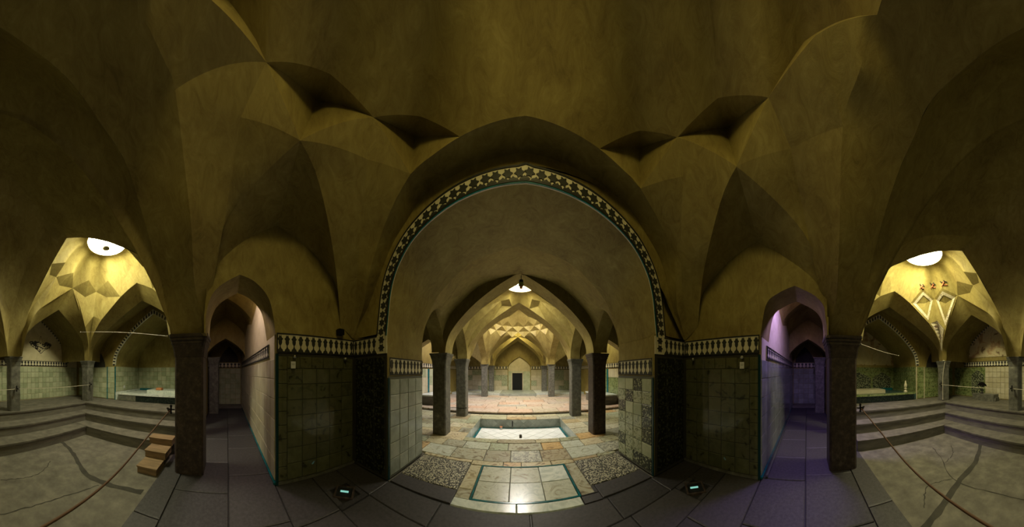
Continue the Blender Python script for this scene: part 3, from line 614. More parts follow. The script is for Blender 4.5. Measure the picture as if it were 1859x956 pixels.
# walls of the central bay: side walls with the passage arch, return walls, jambs
PO = {s: [(s * 2.62, -0.30, 2.15), (s * 2.62, -0.275, 2.498), (s * 2.62, -0.14, 2.764 - (0.06 if s > 0 else 0)), (s * 2.62, 0.176, 2.959 - (0.09 if s > 0 else 0)), (s * 2.62, 0.40, 2.86 - (0.08 if s > 0 else 0)), (s * 2.62, 0.60, 2.62), (s * 2.62, 0.69, 2.15)] for s in (-1, 1)}
def zat(P, y, end):
    for a, b in zip(P, P[1:]):
        if min(a[1], b[1]) <= y <= max(a[1], b[1]) and abs(b[1] - a[1]) > 1e-6: return a[2] + (b[2] - a[2]) * (y - a[1]) / (b[1] - a[1])
    return end
walls = {}
BZ0, BZ1 = 1.89, 2.17
for s, n in ((-1, 'left'), (1, 'right')):
    X = s * 2.62
    w = struct(link('wall_' + n, None), '%s wall of the bay with the tall tiled panel and pointed passage arch' % n, 'wall'); walls[s] = w
    NI = smooth_halves(NICHE[s], 100); Pp = smooth_halves(PO[s], 60)
    ys = [-0.32 + i * (2.1 + 0.32) / 480 for i in range(481)]
    g = G(); top, bot = [], []
    for y in ys:
        top.append((X, y, max(zat(NI, y, 2.42), 2.2))); bot.append((X, y, zat(Pp, y, 2.15) if y <= 0.69 else 0.0))
    i0 = next(i for i, y in enumerate(ys) if y > 0.69)
    g.patch([bot[:i0] , top[:i0]]); g.patch([[(X, 0.69, 0), (X, 0.69, top[i0][2])], [(X, ys[i0], 0), top[i0]]]); g.patch([[bot[i0 - 1], top[i0 - 1]], [(X, 0.69, 2.15), (X, 0.69, top[i0][2])]]); g.patch([bot[i0:], top[i0:]])
    g.build('plaster_face', 'plaster', w)
    G().patch([[(p[0] + s * d, p[1], p[2]) for p in Pp] for d in (0, 0.3, 0.6)]).build('arch_soffit', 'plaster', w, True)
    G().loft([(s * 2.62, -0.36, 2.15), (s * 2.62, -0.30, 2.15)], [(s * 3.22, -0.36, 2.15), (s * 3.22, -0.30, 2.15)], 2, 2).build('arch_foot', 'plaster', w)
    # tall tiled panel (side wall) with border tiles, bedded in dark mortar
    G().box(min(X, X - s * 0.004), max(X, X - s * 0.004), 0.72, 2.098, 0, BZ0).build('mortar_bed', 'grout', w)
    u = (0, 1, 0); nrm = (-s, 0, 0)
    tiles(w, (X, 0.72, 0.04), u, (0, 0, 1), nrm, 0.14, 1.80, 1, 9, 'tile_figured', 'border_tile')
    tiles(w, (X, 0.86, 0.04), u, (0, 0, 1), nrm, 1.20, 1.62, 5, 7, 'tile_figured', mats=['tile_figured', 'tile_olive', 'tile_figured'])
    tiles(w, (X, 0.86, 1.66), u, (0, 0, 1), nrm, 1.20, 0.18, 6, 1, 'tile_figured', 'border_tile')
    band(w, (X, 0.70, BZ0), u, nrm, 1.38, BZ1 - BZ0, 13)
    G().box(X - 0.035 if s > 0 else X, X if s > 0 else X + 0.035, 0.685, 0.72, 0, BZ0 - 0.02).build('corner_trim', 'teal_dark', w)
    G().box(min(X, X - s * 0.03), max(X, X - s * 0.03), 0.72, 2.08, 0, 0.035).build('foot_strip', 'stone_column', w)
    # protective glass in front of the panel
    gp = empty('glass_screen', (X - s * 0.06, 0.74, 0.03), 'clear glass screen standing in front of the %s tiled panel' % n, 'glass screen', 'glass screens')
    G().box(-0.004, 0.004, 0.02, 1.30, 0.02, 1.83).build('pane', 'clear_glass', gp)
    for yy in (0.22, 1.12):
        G().lathe([(0.0, -0.028), (0.022, -0.028), (0.026, -0.02), (0.022, 0.02), (0.0, 0.02)], seg=12).build('standoff', 'steel', gp, True, (0, yy, 1.80), (0, pi / 2, 0))
    tg = empty('label_card', (X - s * 0.07, 0.93 if s < 0 else 0.96, 1.66), 'small white label card high on the glass of the %s tiled panel' % n, 'label', 'label cards')
    G().box(-0.003, 0.003, -0.035, 0.035, 0, 0.10).build('card', 'paper', tg); G().box(-0.0045, 0.0045, -0.022, 0.022, 0.05, 0.054).box(-0.0045, 0.0045, -0.022, 0.022, 0.066, 0.070).build('print_line', 'line_black', tg)
    # return wall beside the great arch
    xa, xb = (-2.62, -1.85) if s < 0 else (1.87, 2.62)
    G().box(xa, xb, 2.1, 2.2, 0, 2.2).poly([(xa, 2.1, 2.2), (xb, 2.1, 2.2), (xb, 2.1, 2.15)]).build('return_face', 'plaster', wf)
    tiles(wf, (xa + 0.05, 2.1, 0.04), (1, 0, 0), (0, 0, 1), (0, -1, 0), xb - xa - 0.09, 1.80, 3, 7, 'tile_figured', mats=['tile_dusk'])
    G().box(xa + 0.005, xb, 2.096, 2.1, 0, BZ0).build('mortar_bed', 'grout', wf)
    L_ = (xb - xa) - BW - 0.01
    band(wf, ((xa + 0.005) if s < 0 else xa + BW + 0.005, 2.1, BZ0), (1, 0, 0), (0, -1, 0), L_, BZ1 - BZ0, 5, frame=False)
    G().box(xa if s > 0 else xb - BW, xb if s < 0 else xa + BW, 2.085, 2.1, BZ0, 2.17).build('corner_block', 'cream_band', wf)
    for zz in (1.98, 2.10): link('star_inlay', star, wf, ((xb if s < 0 else xa) - (-s) * 0.0 + s * 0.10, 2.083, zz))
    # jamb of the great arch
    xj = -1.85 if s < 0 else 1.87
    G().box(min(xj, xj + s * 0.3), max(xj, xj + s * 0.3), 2.2, 3.15, 0, 2.16).build('jamb', 'plaster', wf)
    G().box(min(xj, xj - s * 0.004), max(xj, xj - s * 0.004), 2.12, 3.15, 0, 1.54).build('mortar_bed', 'grout_grey', wf)
    if s < 0: tiles(wf, (xj, 2.16, 0.03), (0, 1, 0), (0, 0, 1), (1, 0, 0), 0.98, 1.47, 4, 6, 'tile_grey')
    else: tiles(wf, (xj, 2.16, 0.03), (0, 1, 0), (0, 0, 1), (-1, 0, 0), 0.98, 1.47, 4, 7, 'tile_floral', mats=['tile_floral', 'tile_floral', 'tile_medallion', 'tile_pale'])
    band(wf, (xj, 2.14, 1.56), (0, 1, 0), (-s, 0, 0), 1.0, 0.27, 9)
    G().box(min(xj, xj - s * 0.02), max(xj, xj - s * 0.02), 2.105, 2.145, 0, 1.52).build('corner_trim', 'teal_dark', wf)
lb = empty('wall_lamp', (-2.57, 1.76, 2.22), 'small dark lamp housing on the band of the left tiled wall', 'lamp')
G().box(-0.05, 0.05, -0.05, 0.05, 0, 0.09).build('housing', 'iron', lb); G().box(-0.04, 0.04, -0.04, 0.04, 0.09, 0.10).build('cover', 'void_black', lb)

# ------------------------------------------------------------------ generic star vault over a bay
def star_vault(parent, curves, cl, hi_dz, cap, pane, label, spans=None, rows=1, mat='plaster', painted=None, push=0.22, kb=0.27, fold=0.12, drum=0.22):
    """curves: four arch lines, curve i from springer i to springer i+1 (odd length); cl: low ring point over springer i"""
    n = 4; c = cap[0]; loop = []
    for i in range(n):
        C = curves[i]; m = len(C); u0, u1 = (spans or {}).get(i, (0.5, 0.5)); i0, i1 = int(u0 * (m - 1)), int(u1 * (m - 1))
        b0, b1 = int(kb * (m - 1)), m - 1 - int(kb * (m - 1)); a0, a1 = cl[i], cl[(i + 1) % n]
        def hi(p, q):
            h = lerp(p, q, 0.5); return (h[0] + (c[0] - h[0]) * push, h[1] + (c[1] - h[1]) * push, max(p[2], q[2]) + hi_dz)
        h0, h1 = hi(a0, C[i0]), hi(C[i1], a1)
        for k_, (A, H, B, D, prt) in enumerate(((a0, h0, C[i0], C[b0], C[b0:i0 + 1]), (C[i1], h1, a1, C[b1], None))):
            mm = lerp(lerp(A, B, 0.5), lerp(H, D, 0.5), 0.5); mm = (mm[0] - (c[0] - mm[0]) * fold, mm[1] - (c[1] - mm[1]) * fold, mm[2] + fold * 0.7)
            ko = kite(parent, A, H, B, D, mm)
            if painted and (i, k_) in painted:
                q = [lerp(mm, x, 0.82) for x in (A, H, B, D)]; q = [(x[0] + (c[0] - x[0]) * 0.006, x[1] + (c[1] - x[1]) * 0.006, x[2] - 0.012) for x in q]
                m2 = (mm[0] + (c[0] - mm[0]) * 0.006, mm[1] + (c[1] - mm[1]) * 0.006, mm[2] - 0.012)
                g = G()
                for a, b in zip(q, q[1:] + q[:1]): g.patch([[lerp(m2, a, t), lerp(m2, b, t)] for t in (0.72, 1.0)])
                g.build('painted_border', 'fresco_fine', ko)
        # pendentive lozenge over springer i: between curve i (start) and curve i-1 (end)
        Cp = curves[i - 1]; mp = len(Cp); e0 = C[:b0 + 1][::-1]; e1 = Cp[mp - 1 - int(kb * (mp - 1)):]
        S = lerp(C[0], Cp[-1], 0.5); km = lerp(a0, lerp(e0[0], e1[0], 0.5), 0.75); km = (km[0] - (c[0] - km[0]) * 0.04, km[1] - (c[1] - km[1]) * 0.04, km[2])
        f = [km, lerp(km, S, 0.5), S]; f[1] = (f[1][0] - (c[0] - f[1][0]) * 0.10, f[1][1] - (c[1] - f[1][1]) * 0.10, f[1][2] + 0.12)
        g = G(); g.loft(e0, f, 16, 3); g.loft(f, e1, 16, 3); g.patch([[a0, a0], [e0[0], km]]); g.patch([[a0, a0], [km, e1[0]]]); pd_ = g.build('pendentive', mat, parent, True)
        if painted and ('p', i) in painted:
            g = G(); cc = lambda x: (x[0] + (c[0] - x[0]) * 0.010, x[1] + (c[1] - x[1]) * 0.010, x[2] - 0.012)
            E0, FF, E1 = resample(e0, 12), resample(f, 12), resample(e1, 12)
            g.patch([[cc(lerp(b, a, 0.8)) for a, b in list(zip(E0, FF))[:9]], [cc(b) for b in FF[:9]], [cc(lerp(b, a, 0.8)) for a, b in list(zip(E1, FF))[:9]]])
            g.build('painted_lozenge', 'fresco_fine', pd_)
        loop += [a0, h0] + list(C[i0:i1 + 1:max(1, (i1 - i0) // 4)] if i1 > i0 else [C[i0]]) + [h1]
    if rows == 2:
        nl = len(loop); new = []
        for k_ in range(nl):
            p, q = loop[k_], loop[(k_ + 1) % nl]
            if p[2] >= q[2]: new.append(k_)
        L2 = []
        for a_, k0 in enumerate(new):
            k1 = new[(a_ + 1) % len(new)]; A, B = loop[k0], loop[k1]; D = loop[(k0 + 1) % nl]
            H = lerp(A, B, 0.5); H = (H[0] + (c[0] - H[0]) * 0.25, H[1] + (c[1] - H[1]) * 0.25, max(A[2], B[2]) + hi_dz * 0.9)
            mm = lerp(lerp(A, B, .5), lerp(H, D, .5), .5); mm = (mm[0], mm[1], mm[2] + 0.04); kite(parent, A, H, B, D, mm); L2 += [A, H]
        loop = L2
    return dome_cap(parent, loop, cap[0], cap[1], cap[2], pane=pane, label=label, mat=mat, drum=drum)

# ------------------------------------------------------------------ pool hall vaults
def hall_arch(y0, y1, w0, w1, zs, rise0, rise1):
    A = arch((-w0, y0, zs), (w0, y0, zs), rise0, 41); B = arch((-w1, y1, zs), (w1, y1, zs), rise1, 41)
    G().patch([A, [lerp(a, b, .5) for a, b in zip(A, B)], B]).build('arch_soffit', 'plaster', hv, True); return A, B
A1, A1b = hall_arch(4.30, 4.80, 1.83, 1.83, 2.10, 1.84, 1.82)
A2, A2b = hall_arch(6.40, 6.90, 1.88, 1.88, 2.10, 1.93, 1.86)
A3, A3b = hall_arch(11.2, 11.8, 1.90, 1.86, 2.12, 2.20, 2.05)
A4, A4b = hall_arch(13.3, 13.9, 1.78, 1.74, 2.12, 2.05, 1.85)
# face over the first arch (towards the viewer)
G().patch([[(p[0], 4.31, p[2]) for p in A1], [(q[0], 4.31, q[2]) for q in resample(B2, 41, False)]]).build('spandrel', 'plaster', hv)
def side_arch(s, y0, y1, x, zs, rise, th=0.36):
    A = arch((s * x, y0, zs), (s * x, y1, zs), rise, 41); B = arch((s * (x + th), y0, zs), (s * (x + th), y1, zs), rise, 41)
    G().patch([A, B]).build('arch_soffit', 'plaster', hv, True); return A
for s in (-1, 1):
    # opening between jamb and first column
    S0 = side_arch(s, 3.17, 4.32, 1.86, 2.12, 0.92)
    q = iL if s < 0 else iR; leg = (lambda R: R[:iL + 1]) if s < 0 else (lambda R: R[iR:][::-1])
    G().loft(S0, leg(BEo) + [BEm[q]] + leg(B2)[::-1], 60, 4, ca=False).build('spandrel', 'plaster', hv, True)
    G().patch([leg(BE), leg(BEo)]).build('arch_edge', 'plaster', hv)
H1 = {}
for tag_, (y0, y1, x, Af, Ab, sr) in dict(b=(4.80, 6.40, 1.84, A1b, A2, 1.20), c=(6.90, 11.2, 1.90, A2b, A3, 1.75), d=(11.8, 13.3, 1.80, A3b, A4, 1.25)).items():
    SL = side_arch(-1, y0, y1, x, 2.11, sr); SR = side_arch(1, y0, y1, x, 2.11, sr); H1[tag_] = (Af, SR, Ab[::-1], SL[::-1])
def cls(y0, y1, x, z, f=0.40):
    yc = (y0 + y1) / 2; return [(-x * f, yc + (y0 - yc) * f * 1.25, z), (x * f, yc + (y0 - yc) * f * 1.25, z), (x * f, yc + (y1 - yc) * f * 1.25, z), (-x * f, yc + (y1 - yc) * f * 1.25, z)]
star_vault(hv, H1['b'], [(-0.60, 5.05, 3.98), (0.70, 5.05, 3.98), (0.70, 6.10, 3.98), (-0.60, 6.10, 3.98)], 0.05, ((0.05, 5.50), 0.46, 4.20), 'hall1', 'round skylight over the pool, seen through the first hall arch', spans={0: (0.43, 0.57), 2: (0.43, 0.57)}, kb=0.32, fold=0.10)
def drum_vault(parent, curves, c, rx, ry, N, levels, cap, pane, label):
    '''pendentives up to a ring of two courses of folded lozenges under a dome'''
    zb, z0, z1, z2 = levels
    def E(a, f, z): return (c[0] + rx * f * cos(a), c[1] + ry * f * sin(a), z)
    lo = [E(2 * pi * k / N, 0.985, z0) for k in range(N)]; bo = [E(2 * pi * (k + 0.5) / N, 1.03, zb) for k in range(N)]; hi = [E(2 * pi * (k + 0.5) / N, 0.93, z1) for k in range(N)]; h2 = [E(2 * pi * k / N, 0.84, z2) for k in range(N)]
    for k in range(N):
        A, H, B, D = lo[k], hi[k], lo[(k + 1) % N], bo[k]; kite(parent, A, H, B, D, E(2 * pi * (k + 0.5) / N, 1.06, (z0 + zb + z1) / 3 + 0.08))
        A, H, B, D = hi[k - 1], h2[k], hi[k], lo[k]; kite(parent, A, H, B, D, E(2 * pi * k / N, 0.985, (z0 + z1 + z2) / 3 + 0.08))
    zig = []
    for k in range(N): zig += [lo[k], bo[k]]
    zig = resample(zig + [zig[0]], 161, False)[:-1]
    C = [p for cv_ in curves for p in cv_[:-1]]
    C = resample(C + [C[0]], 161, False)[:-1]
    def ang(p): return atan2((p[1] - c[1]) / ry, (p[0] - c[0]) / rx)
    C.sort(key=ang); zig.sort(key=ang)
    G().patch([[lerp(a, b, t) for a, b in zip(C, zig)] for t in (0, 0.25, 0.5, 0.75, 1.0)], True).build('pendentive', 'plaster', parent)
    loop = []
    for k in range(N): loop += [h2[k], hi[k]]
    return dome_cap(parent, loop, cap[0], cap[1], cap[2], pane=pane, label=label)
drum_vault(hv, H1['c'], (0.0, 9.05), 1.80, 2.02, 16, (3.72, 4.02, 4.30, 4.58), ((0.0, 9.0), 0.62, 5.15), 'hall2', 'round skylight in the second hall dome over the raised floor')
star_vault(hv, H1['d'], cls(11.8, 13.3, 1.8, 4.0, 0.55), 0.12, ((0.0, 12.55), 0.40, 4.5), 'hall3', 'small round skylight in the most distant hall vault')
# end wall with niche and doorway
we = struct(G().box(-4.7, 4.7, 14.55, 14.8, 0, 4.6).build('wall_back', 'plaster'), 'end wall of the hall with tiled dado, arched niche and dark doorway', 'wall')
nA = arch((-0.74, 14.5, 1.95), (0.98, 14.5, 1.95), 0.85, 25)
G().prism([(-0.74, 14.53, 0.1)] + [(p[0], 14.53, p[2]) for p in nA] + [(0.98, 14.53, 0.1)], (0, 0.015, 0)).build('niche_back', 'plaster_pale', we)
G().patch([[(p[0], 14.54, p[2]) for p in nA], [(p[0] * 1.06 - 0.006, 14.42, 1.95 + (p[2] - 1.95) * 1.06) for p in nA]]).build('niche_rim', 'plaster', we)
G().box(-0.74, 0.98, 14.505, 14.53, 0.1, 1.70).build('niche_tiles', 'tile_pale', we)
d1 = struct(G().box(-0.43, 0.36, 14.47, 14.51, 0.1, 1.57).build('door_1', 'void_black'), 'small dark doorway in the niche of the end wall', 'doorway')
G().box(-0.50, -0.43, 14.45, 14.51, 0.1, 1.64).box(0.36, 0.43, 14.45, 14.51, 0.1, 1.64).box(-0.5, 0.43, 14.45, 14.51, 1.57, 1.66).build('frame', 'tile_cream', d1)
for xa, xb in ((-4.6, -0.8), (1.04, 4.6)):
    tiles(we, (xa, 14.55, 0.12), (1, 0, 0), (0, 0, 1), (0, -1, 0), xb - xa, 1.72, 8, 4, 'tile_cream', mats=['tile_cream', 'tile_floral', 'tile_cream'], d=0.02)
    band(we, (xa, 14.55, 1.88), (1, 0, 0), (0, -1, 0), xb - xa, 0.22, 16, 0.02, True, False)
# aisle walls
for s, n in ((-1, 'left'), (1, 'right')):
    X = s * 4.6
    wa = struct(G().box(min(X, X + s * 0.2), max(X, X + s * 0.2), 2.3, 14.6, 0, 4.6).build('wall_%s_aisle' % n, 'plaster'), '%s aisle wall of the pool hall with tiled dado' % n, 'wall')
    tiles(wa, (X, 3.2, 0.05), (0, 1, 0), (0, 0, 1), (-s, 0, 0), 8.0, 1.75, 20, 4, 'tile_cream', mats=['tile_cream', 'tile_pale'] if s < 0 else ['tile_green', 'tile_cream'], d=0.02)
    band(wa, (X, 3.2, 1.85), (0, 1, 0), (-s, 0, 0), 11.2, 0.24, 46, 0.02, True, False)
    for yy in ((8.6, 8.75), (9.4, 9.5)): G().box(min(X, X - s * 0.04), max(X, X - s * 0.04), yy[0], yy[1], 0, 1.8).build('corner_trim', 'teal_glaze', wa)
    ac = G().patch([[(s * 1.8, 2.3, 4.3), (s * 1.8, 14.6, 4.3)], [(s * 4.7, 2.3, 4.3), (s * 4.7, 14.6, 4.3)]]).build('ceiling', 'plaster')
    struct(ac, 'flat plaster ceiling over the %s hall aisle' % n, 'ceiling')
    for yy, sub in ((8.6, 'beside the raised floor'),):
        sk = empty('skylight', (s * 3.4, yy, 4.28), 'round skylight over the %s hall aisle %s' % (n, sub), 'skylight', 'round skylights')
        G().poly([(0.38 * cos(2 * pi * k / 32), -0.38 * sin(2 * pi * k / 32), -0.01) for k in range(32)]).build('pane', 'sky_aisle' + n[0].upper(), sk); G().lathe([(0.38, -0.04), (0.44, -0.04), (0.44, 0.02)], seg=32).build('frame', 'steel', sk)
    for yy in (6.42, 11.3):      # cross arches in the aisle; the nearer one is added to block skylight
        ca_ = arch((s * 2.25, yy, 1.95), (s * 4.6, yy, 1.95), 0.95, 25); cb_ = shift(ca_, (0, 0.4, 0))
        xw = struct(G().patch([[(p[0], yy, 4.3) for p in ca_], ca_, cb_, [(p[0], yy + 0.4, 4.3) for p in cb_]]).build('wall_%s_aisle' % n, 'plaster'), 'plaster cross arch in the %s aisle %s' % (n, 'added to block skylight beside the far pool column' if yy < 7 else 'near its far end'), 'arch')
    # bench seen between the pool columns
    b_ = empty('stone_bench', (s * 4.1, 8.6, 0.10), 'low grey bench against the %s aisle wall' % n, 'bench'); G().box(-0.4, 0.4, -1.0, 1.0, 0, 0.40).build('block', 'step_stone', b_); G().box(-0.43, 0.43, -1.03, 1.03, 0.40, 0.46).build('seat_slab', 'white_marble', b_)
    # back of the front wall towards the aisle
    struct(G().box(min(s * 2.15, s * 4.8), max(s * 2.15, s * 4.8), 2.2, 2.4, 0, 4.6).build('wall_front', 'plaster'), 'plaster wall closing the %s aisle towards the walkway' % n, 'wall')
hl = empty('hanging_lamp', (0.03, 4.36, 3.62), 'small dark cylinder lamp with a yellow band under the first hall arch', 'lamp')
G().tube([(0, 0, 0.28), (0, 0, 0.16)], 0.006).build('rod', 'iron', hl); G().lathe([(0, 0.16), (0.05, 0.16), (0.055, 0.05), (0.0, 0.05)], seg=16).build('body', 'iron', hl, True); G().lathe([(0.057, 0.10), (0.06, 0.09), (0.06, 0.04), (0.057, 0.03)], seg=16).build('band', 'lamp_green', hl, True); G().lathe([(0.0, 0.05), (0.04, 0.05), (0.036, -0.03), (0.0, -0.03)], seg=16).build('lens', 'orange_clay', hl, True)

# ------------------------------------------------------------------ rooms either side of the court
SFp = [(-2.86, -0.88, 2.2), (-2.826, -0.931, 2.607), (-2.82, -0.948, 2.911), (-2.786, -1.046, 3.338), (-2.718, -1.245, 3.661), (-2.523, -1.812, 4.085), (-2.362, -2.28, 4.283), (-2.118, -2.992, 4.50), (-1.897, -3.635, 3.737), (-1.754, -4.05, 2.713), (-1.74, -4.164, 2.0)]
SBp = [(-3.16, -1.0, 2.2), (-3.144, -1.06, 2.629), (-3.138, -1.078, 2.988), (-3.087, -1.225, 3.349), (-3.035, -1.372, 3.58), (-2.918, -1.71, 3.831), (-2.681, -2.388, 4.178), (-2.508, -2.885, 4.351), (-2.414, -3.155, 4.041), (-2.296, -3.494, 3.628), (-2.158, -3.89, 2.997), (-2.085, -4.1, 2.255), (-2.08, -4.12, 2.0)]
BF = [(-2.05, -4.0, 2.0), (-2.06, -3.9, 2.30), (-2.12, -3.85, 2.60), (-2.333, -3.85, 3.013), (-2.531, -3.85, 3.23), (-2.894, -3.85, 3.567), (-3.538, -3.85, 3.971), (-3.761, -3.85, 3.67), (-3.95, -3.88, 3.32), (-4.28, -4.0, 2.80), (-4.52, -4.15, 2.45), (-4.58, -4.2, 2.0)]
BI = [(-2.12, -4.4, 2.0), (-2.233, -4.4, 2.302), (-2.315, -4.4, 2.55), (-2.569, -4.4, 2.839), (-2.873, -4.4, 3.079), (-3.477, -4.4, 3.494), (-4.067, -4.4, 3.055), (-4.50, -4.4, 2.60), (-4.59, -4.4, 2.0)]
LF = [(-4.58, -4.2, 2.0), (-4.50, -4.05, 2.40), (-4.40, -3.891, 2.688), (-4.35, -3.598, 3.035), (-4.35, -3.202, 3.419), (-4.35, -2.646, 3.782), (-4.35, -2.283, 3.96), (-4.35, -1.903, 3.756), (-4.35, -1.508, 3.50), (-4.38, -1.2, 3.0), (-4.48, -1.05, 2.6), (-4.58, -1.0, 2.0)]
LI = [(-4.80, -4.25, 2.0), (-4.80, -4.18, 2.4), (-4.80, -3.9, 2.75), (-4.80, -3.2, 3.2), (-4.80, -2.35, 3.66), (-4.80, -1.7, 3.25), (-4.80, -1.25, 2.75), (-4.80, -1.05, 2.4), (-4.80, -1.0, 2.0)]
CF = [(-4.58, -1.0, 2.0), (-4.52, -1.02, 2.5), (-4.25, -1.05, 2.95), (-3.85, -1.05, 3.3), (-3.60, -1.05, 3.40), (-3.42, -1.05, 3.3), (-3.25, -1.05, 2.95), (-3.18, -1.02, 2.6), (-3.16, -1.0, 2.2)]
def bysign(s, P, zs=1.0, z0=2.0):
    return [(-s * p[0], p[1], z0 + (p[2] - z0) * zs if p[2] > z0 else p[2]) for p in P]
rcl = {}
for s, n in ((-1, 'left'), (1, 'right')):
    zs = 1.0 if s < 0 else 0.915
    T = lambda P: bysign(s, P, zs)
    rv = struct(link('ceiling', None), 'star vault with a skylight dome over the %s side court' % n, 'vault')
    SF, SB, BFc, BIc, LFc, LIc, CFc = (smooth_halves(T(P), 21) for P in (SFp, SBp, BF, BI, LF, LI, CF))
    G().patch([SF, [lerp(a, b, .5) for a, b in zip(SF, SB)], SB]).build('arch_soffit', 'plaster', rv, True)
    G().patch([BFc, [lerp(a, b, .5) for a, b in zip(BFc, BIc)], BIc]).build('arch_soffit', 'plaster', rv, True)
    G().patch([LFc, [lerp(a, b, .5) for a, b in zip(LFc, LIc)], LIc]).build('arch_soffit', 'plaster', rv, True)
    G().patch([CFc, shift(CFc, (0, 0.4, 0))]).build('arch_soffit', 'plaster', rv, True)
    curves = [BFc, LFc, CFc, SB]           # springers: col20, corner, hidden, near ; SB runs near -> col20
    cl = T([(-2.74, -3.55, 3.9), (-4.15, -3.50, 3.95), (-4.0, -1.35, 3.95), (-3.25, -1.45, 3.9)])
    painted = {('p', 1), (0, 1), (1, 0)} if s > 0 else None
    sk = star_vault(rv, curves, cl, 0.15, ((s * 3.42, -2.55), 0.44, 4.55 if s < 0 else 4.36), n, 'round skylight in the dome over the %s side court' % n, spans={1: (0.40, 0.60), 3: (0.36, 0.62)}, painted=painted, fold=0.04, drum=0.05)
    if s < 0:
        vt = empty('vent_fan', (-3.56, -2.68, 4.585), 'small grey round vent on the left skylight', 'vent')
        G().lathe([(0.07, 0.0), (0.085, 0.0), (0.085, -0.03), (0.07, -0.03), (0.07, 0.0)], seg=20).build('rim', 'steel', vt, True); G().lathe([(0.0, -0.012), (0.07, -0.012)], seg=20).build('disc', 'stone_column', vt, True)
    # barrel behind the rear arch, with the lunette on the rear wall
    BB = [(p[0] * 1.0 - s * 0.0, -5.76, p[2] + 0.16 if p[2] > 2.05 else p[2]) for p in BIc]
    BB = [((p[0] - s * -0) + (p[0] - s * 3.5) * 0.10, p[1], p[2]) for p in BB]
    BIo = [((p[0]) + (p[0] - s * 3.5) * 0.05, -4.42, p[2] + 0.10 if p[2] > 2.05 else p[2]) for p in BIc]
    G().patch([BIc, BIo, BB]).build('barrel_vault', 'plaster', rv, True)
    # vault between the side arch and the alcove wall
    LB = [(s * 5.52, p[1] + (p[1] + 2.5) * 0.12, p[2] + 0.14 if p[2] > 2.05 else p[2]) for p in LIc]; LIo = [(s * 4.82, p[1] + (p[1] + 2.5) * 0.06, p[2] + 0.10 if p[2] > 2.05 else p[2]) for p in LIc]
    G().patch([LIc, LIo, LB]).build('barrel_vault', 'plaster', rv, True)
    # corner vault
    G().patch([[(s * 4.6, -4.25, 3.3), (s * 4.6, -5.8, 3.3)], [(s * 5.6, -4.25, 3.3), (s * 5.6, -5.8, 3.3)]]).build('corner_vault', 'plaster', rv)
    rcl[s] = (SF, BIc)
    # rear wall
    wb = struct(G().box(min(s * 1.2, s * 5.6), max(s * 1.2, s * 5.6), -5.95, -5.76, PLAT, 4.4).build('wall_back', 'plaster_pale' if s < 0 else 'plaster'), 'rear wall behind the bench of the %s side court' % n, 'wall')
    if s < 0: tiles(wb, (-5.5, -5.76, PLAT + 0.02), (1, 0, 0), (0, 0, 1), (0, 1, 0), 3.8, 1.15, 24, 6, 'tile_pale', d=0.016, gap=0.007)
    else:
        tiles(wb, (1.7, -5.76, PLAT + 0.02), (1, 0, 0), (0, 0, 1), (0, 1, 0), 2.2, 1.15, 13, 6, 'tile_cream', d=0.016, gap=0.007); tiles(wb, (3.9, -5.76, PLAT + 0.02), (1, 0, 0), (0, 0, 1), (0, 1, 0), 1.6, 1.15, 9, 6, 'tile_green', d=0.016, gap=0.007)
        G().prism([(3.95, -5.74, 0.75), (4.55, -5.74, 0.75), (4.55, -5.74, 1.5), (4.25, -5.74, 1.72), (3.95, -5.74, 1.5)], (0, 0.012, 0)).build('medallion', 'tile_medallion', wb)
    zb = 1.84
    band(wb, (-4.95 if s < 0 else 1.75, -5.76, zb), (1, 0, 0), (0, 1, 0), 3.2, 0.19, 26, 0.014)
    LA = arch((s * 4.93, -5.745, zb + 0.15), (s * 2.35, -5.745, zb + 0.15), 1.50 * zs, 41); LAo = [((p[0] - s * 3.64) * 1.08 + s * 3.64, p[1], zb + 0.15 + (p[2] - zb - 0.15) * 1.08) for p in LA]
    lb_ = G().patch([LA, LAo]).build('lunette_band', 'cream_band', wb)
    A_ = resample(LA, 70, False); B_ = resample(LAo, 70, False)
    for k in range(0, 69, 2): G().prism([A_[k], A_[k + 1], B_[k + 1], B_[k]], (0, 0.006, 0)).build('inlay', 'motif_black', lb_)
    if s > 0:
        G().prism([(p[0] * 1.0, -5.75, p[2]) for p in LA[2:-2]], (0, 0.008, 0)).build('wall_painting', 'fresco', wb)
    else:
        cg = struct(link('trim_1', None), 'black calligraphic ornament painted on the lit lunette of the left rear wall', 'ornament')
        random.seed(5)
        for k in range(46):
            a = random.uniform(-0.42, 0.42); top = 2.78 - abs(a) * 0.22; bo = 2.36 + abs(a) * 0.62
            z = random.uniform(bo, top) if bo < top else top; r = random.uniform(0.05, 0.10); t0 = random.uniform(0, 6.3); t1 = t0 + random.uniform(2.2, 4.6)
            P = [(-3.69 + a + r * cos(t0 + (t1 - t0) * i / 7), z + r * 0.7 * sin(t0 + (t1 - t0) * i / 7)) for i in range(8)]; P2 = [(-3.69 + a + (r - 0.026) * cos(t0 + (t1 - t0) * i / 7), z + (r * 0.7 - 0.022) * sin(t0 + (t1 - t0) * i / 7)) for i in range(8)]
            G().patch([[(x, -5.752, z_) for x, z_ in P], [(x, -5.752, z_) for x, z_ in P2]]).build('stroke', 'paint_black', cg)
        O = [(-0.46, 2.70), (-0.25, 2.66), (-0.1, 2.72), (0, 2.95), (0.1, 2.72), (0.25, 2.66), (0.46, 2.70), (0.38, 2.55), (0.15, 2.42), (0, 2.30), (-0.15, 2.42), (-0.38, 2.55), (-0.46, 2.70)]
        P = resample([(-3.69 + x, -5.752, z) for x, z in O], 70); G().patch([P, [(-3.69 + (p[0] + 3.69) * 0.94, -5.752, 2.62 + (p[2] - 2.62) * 0.92) for p in P]]).build('outline', 'paint_black', cg)
        random.seed(11)
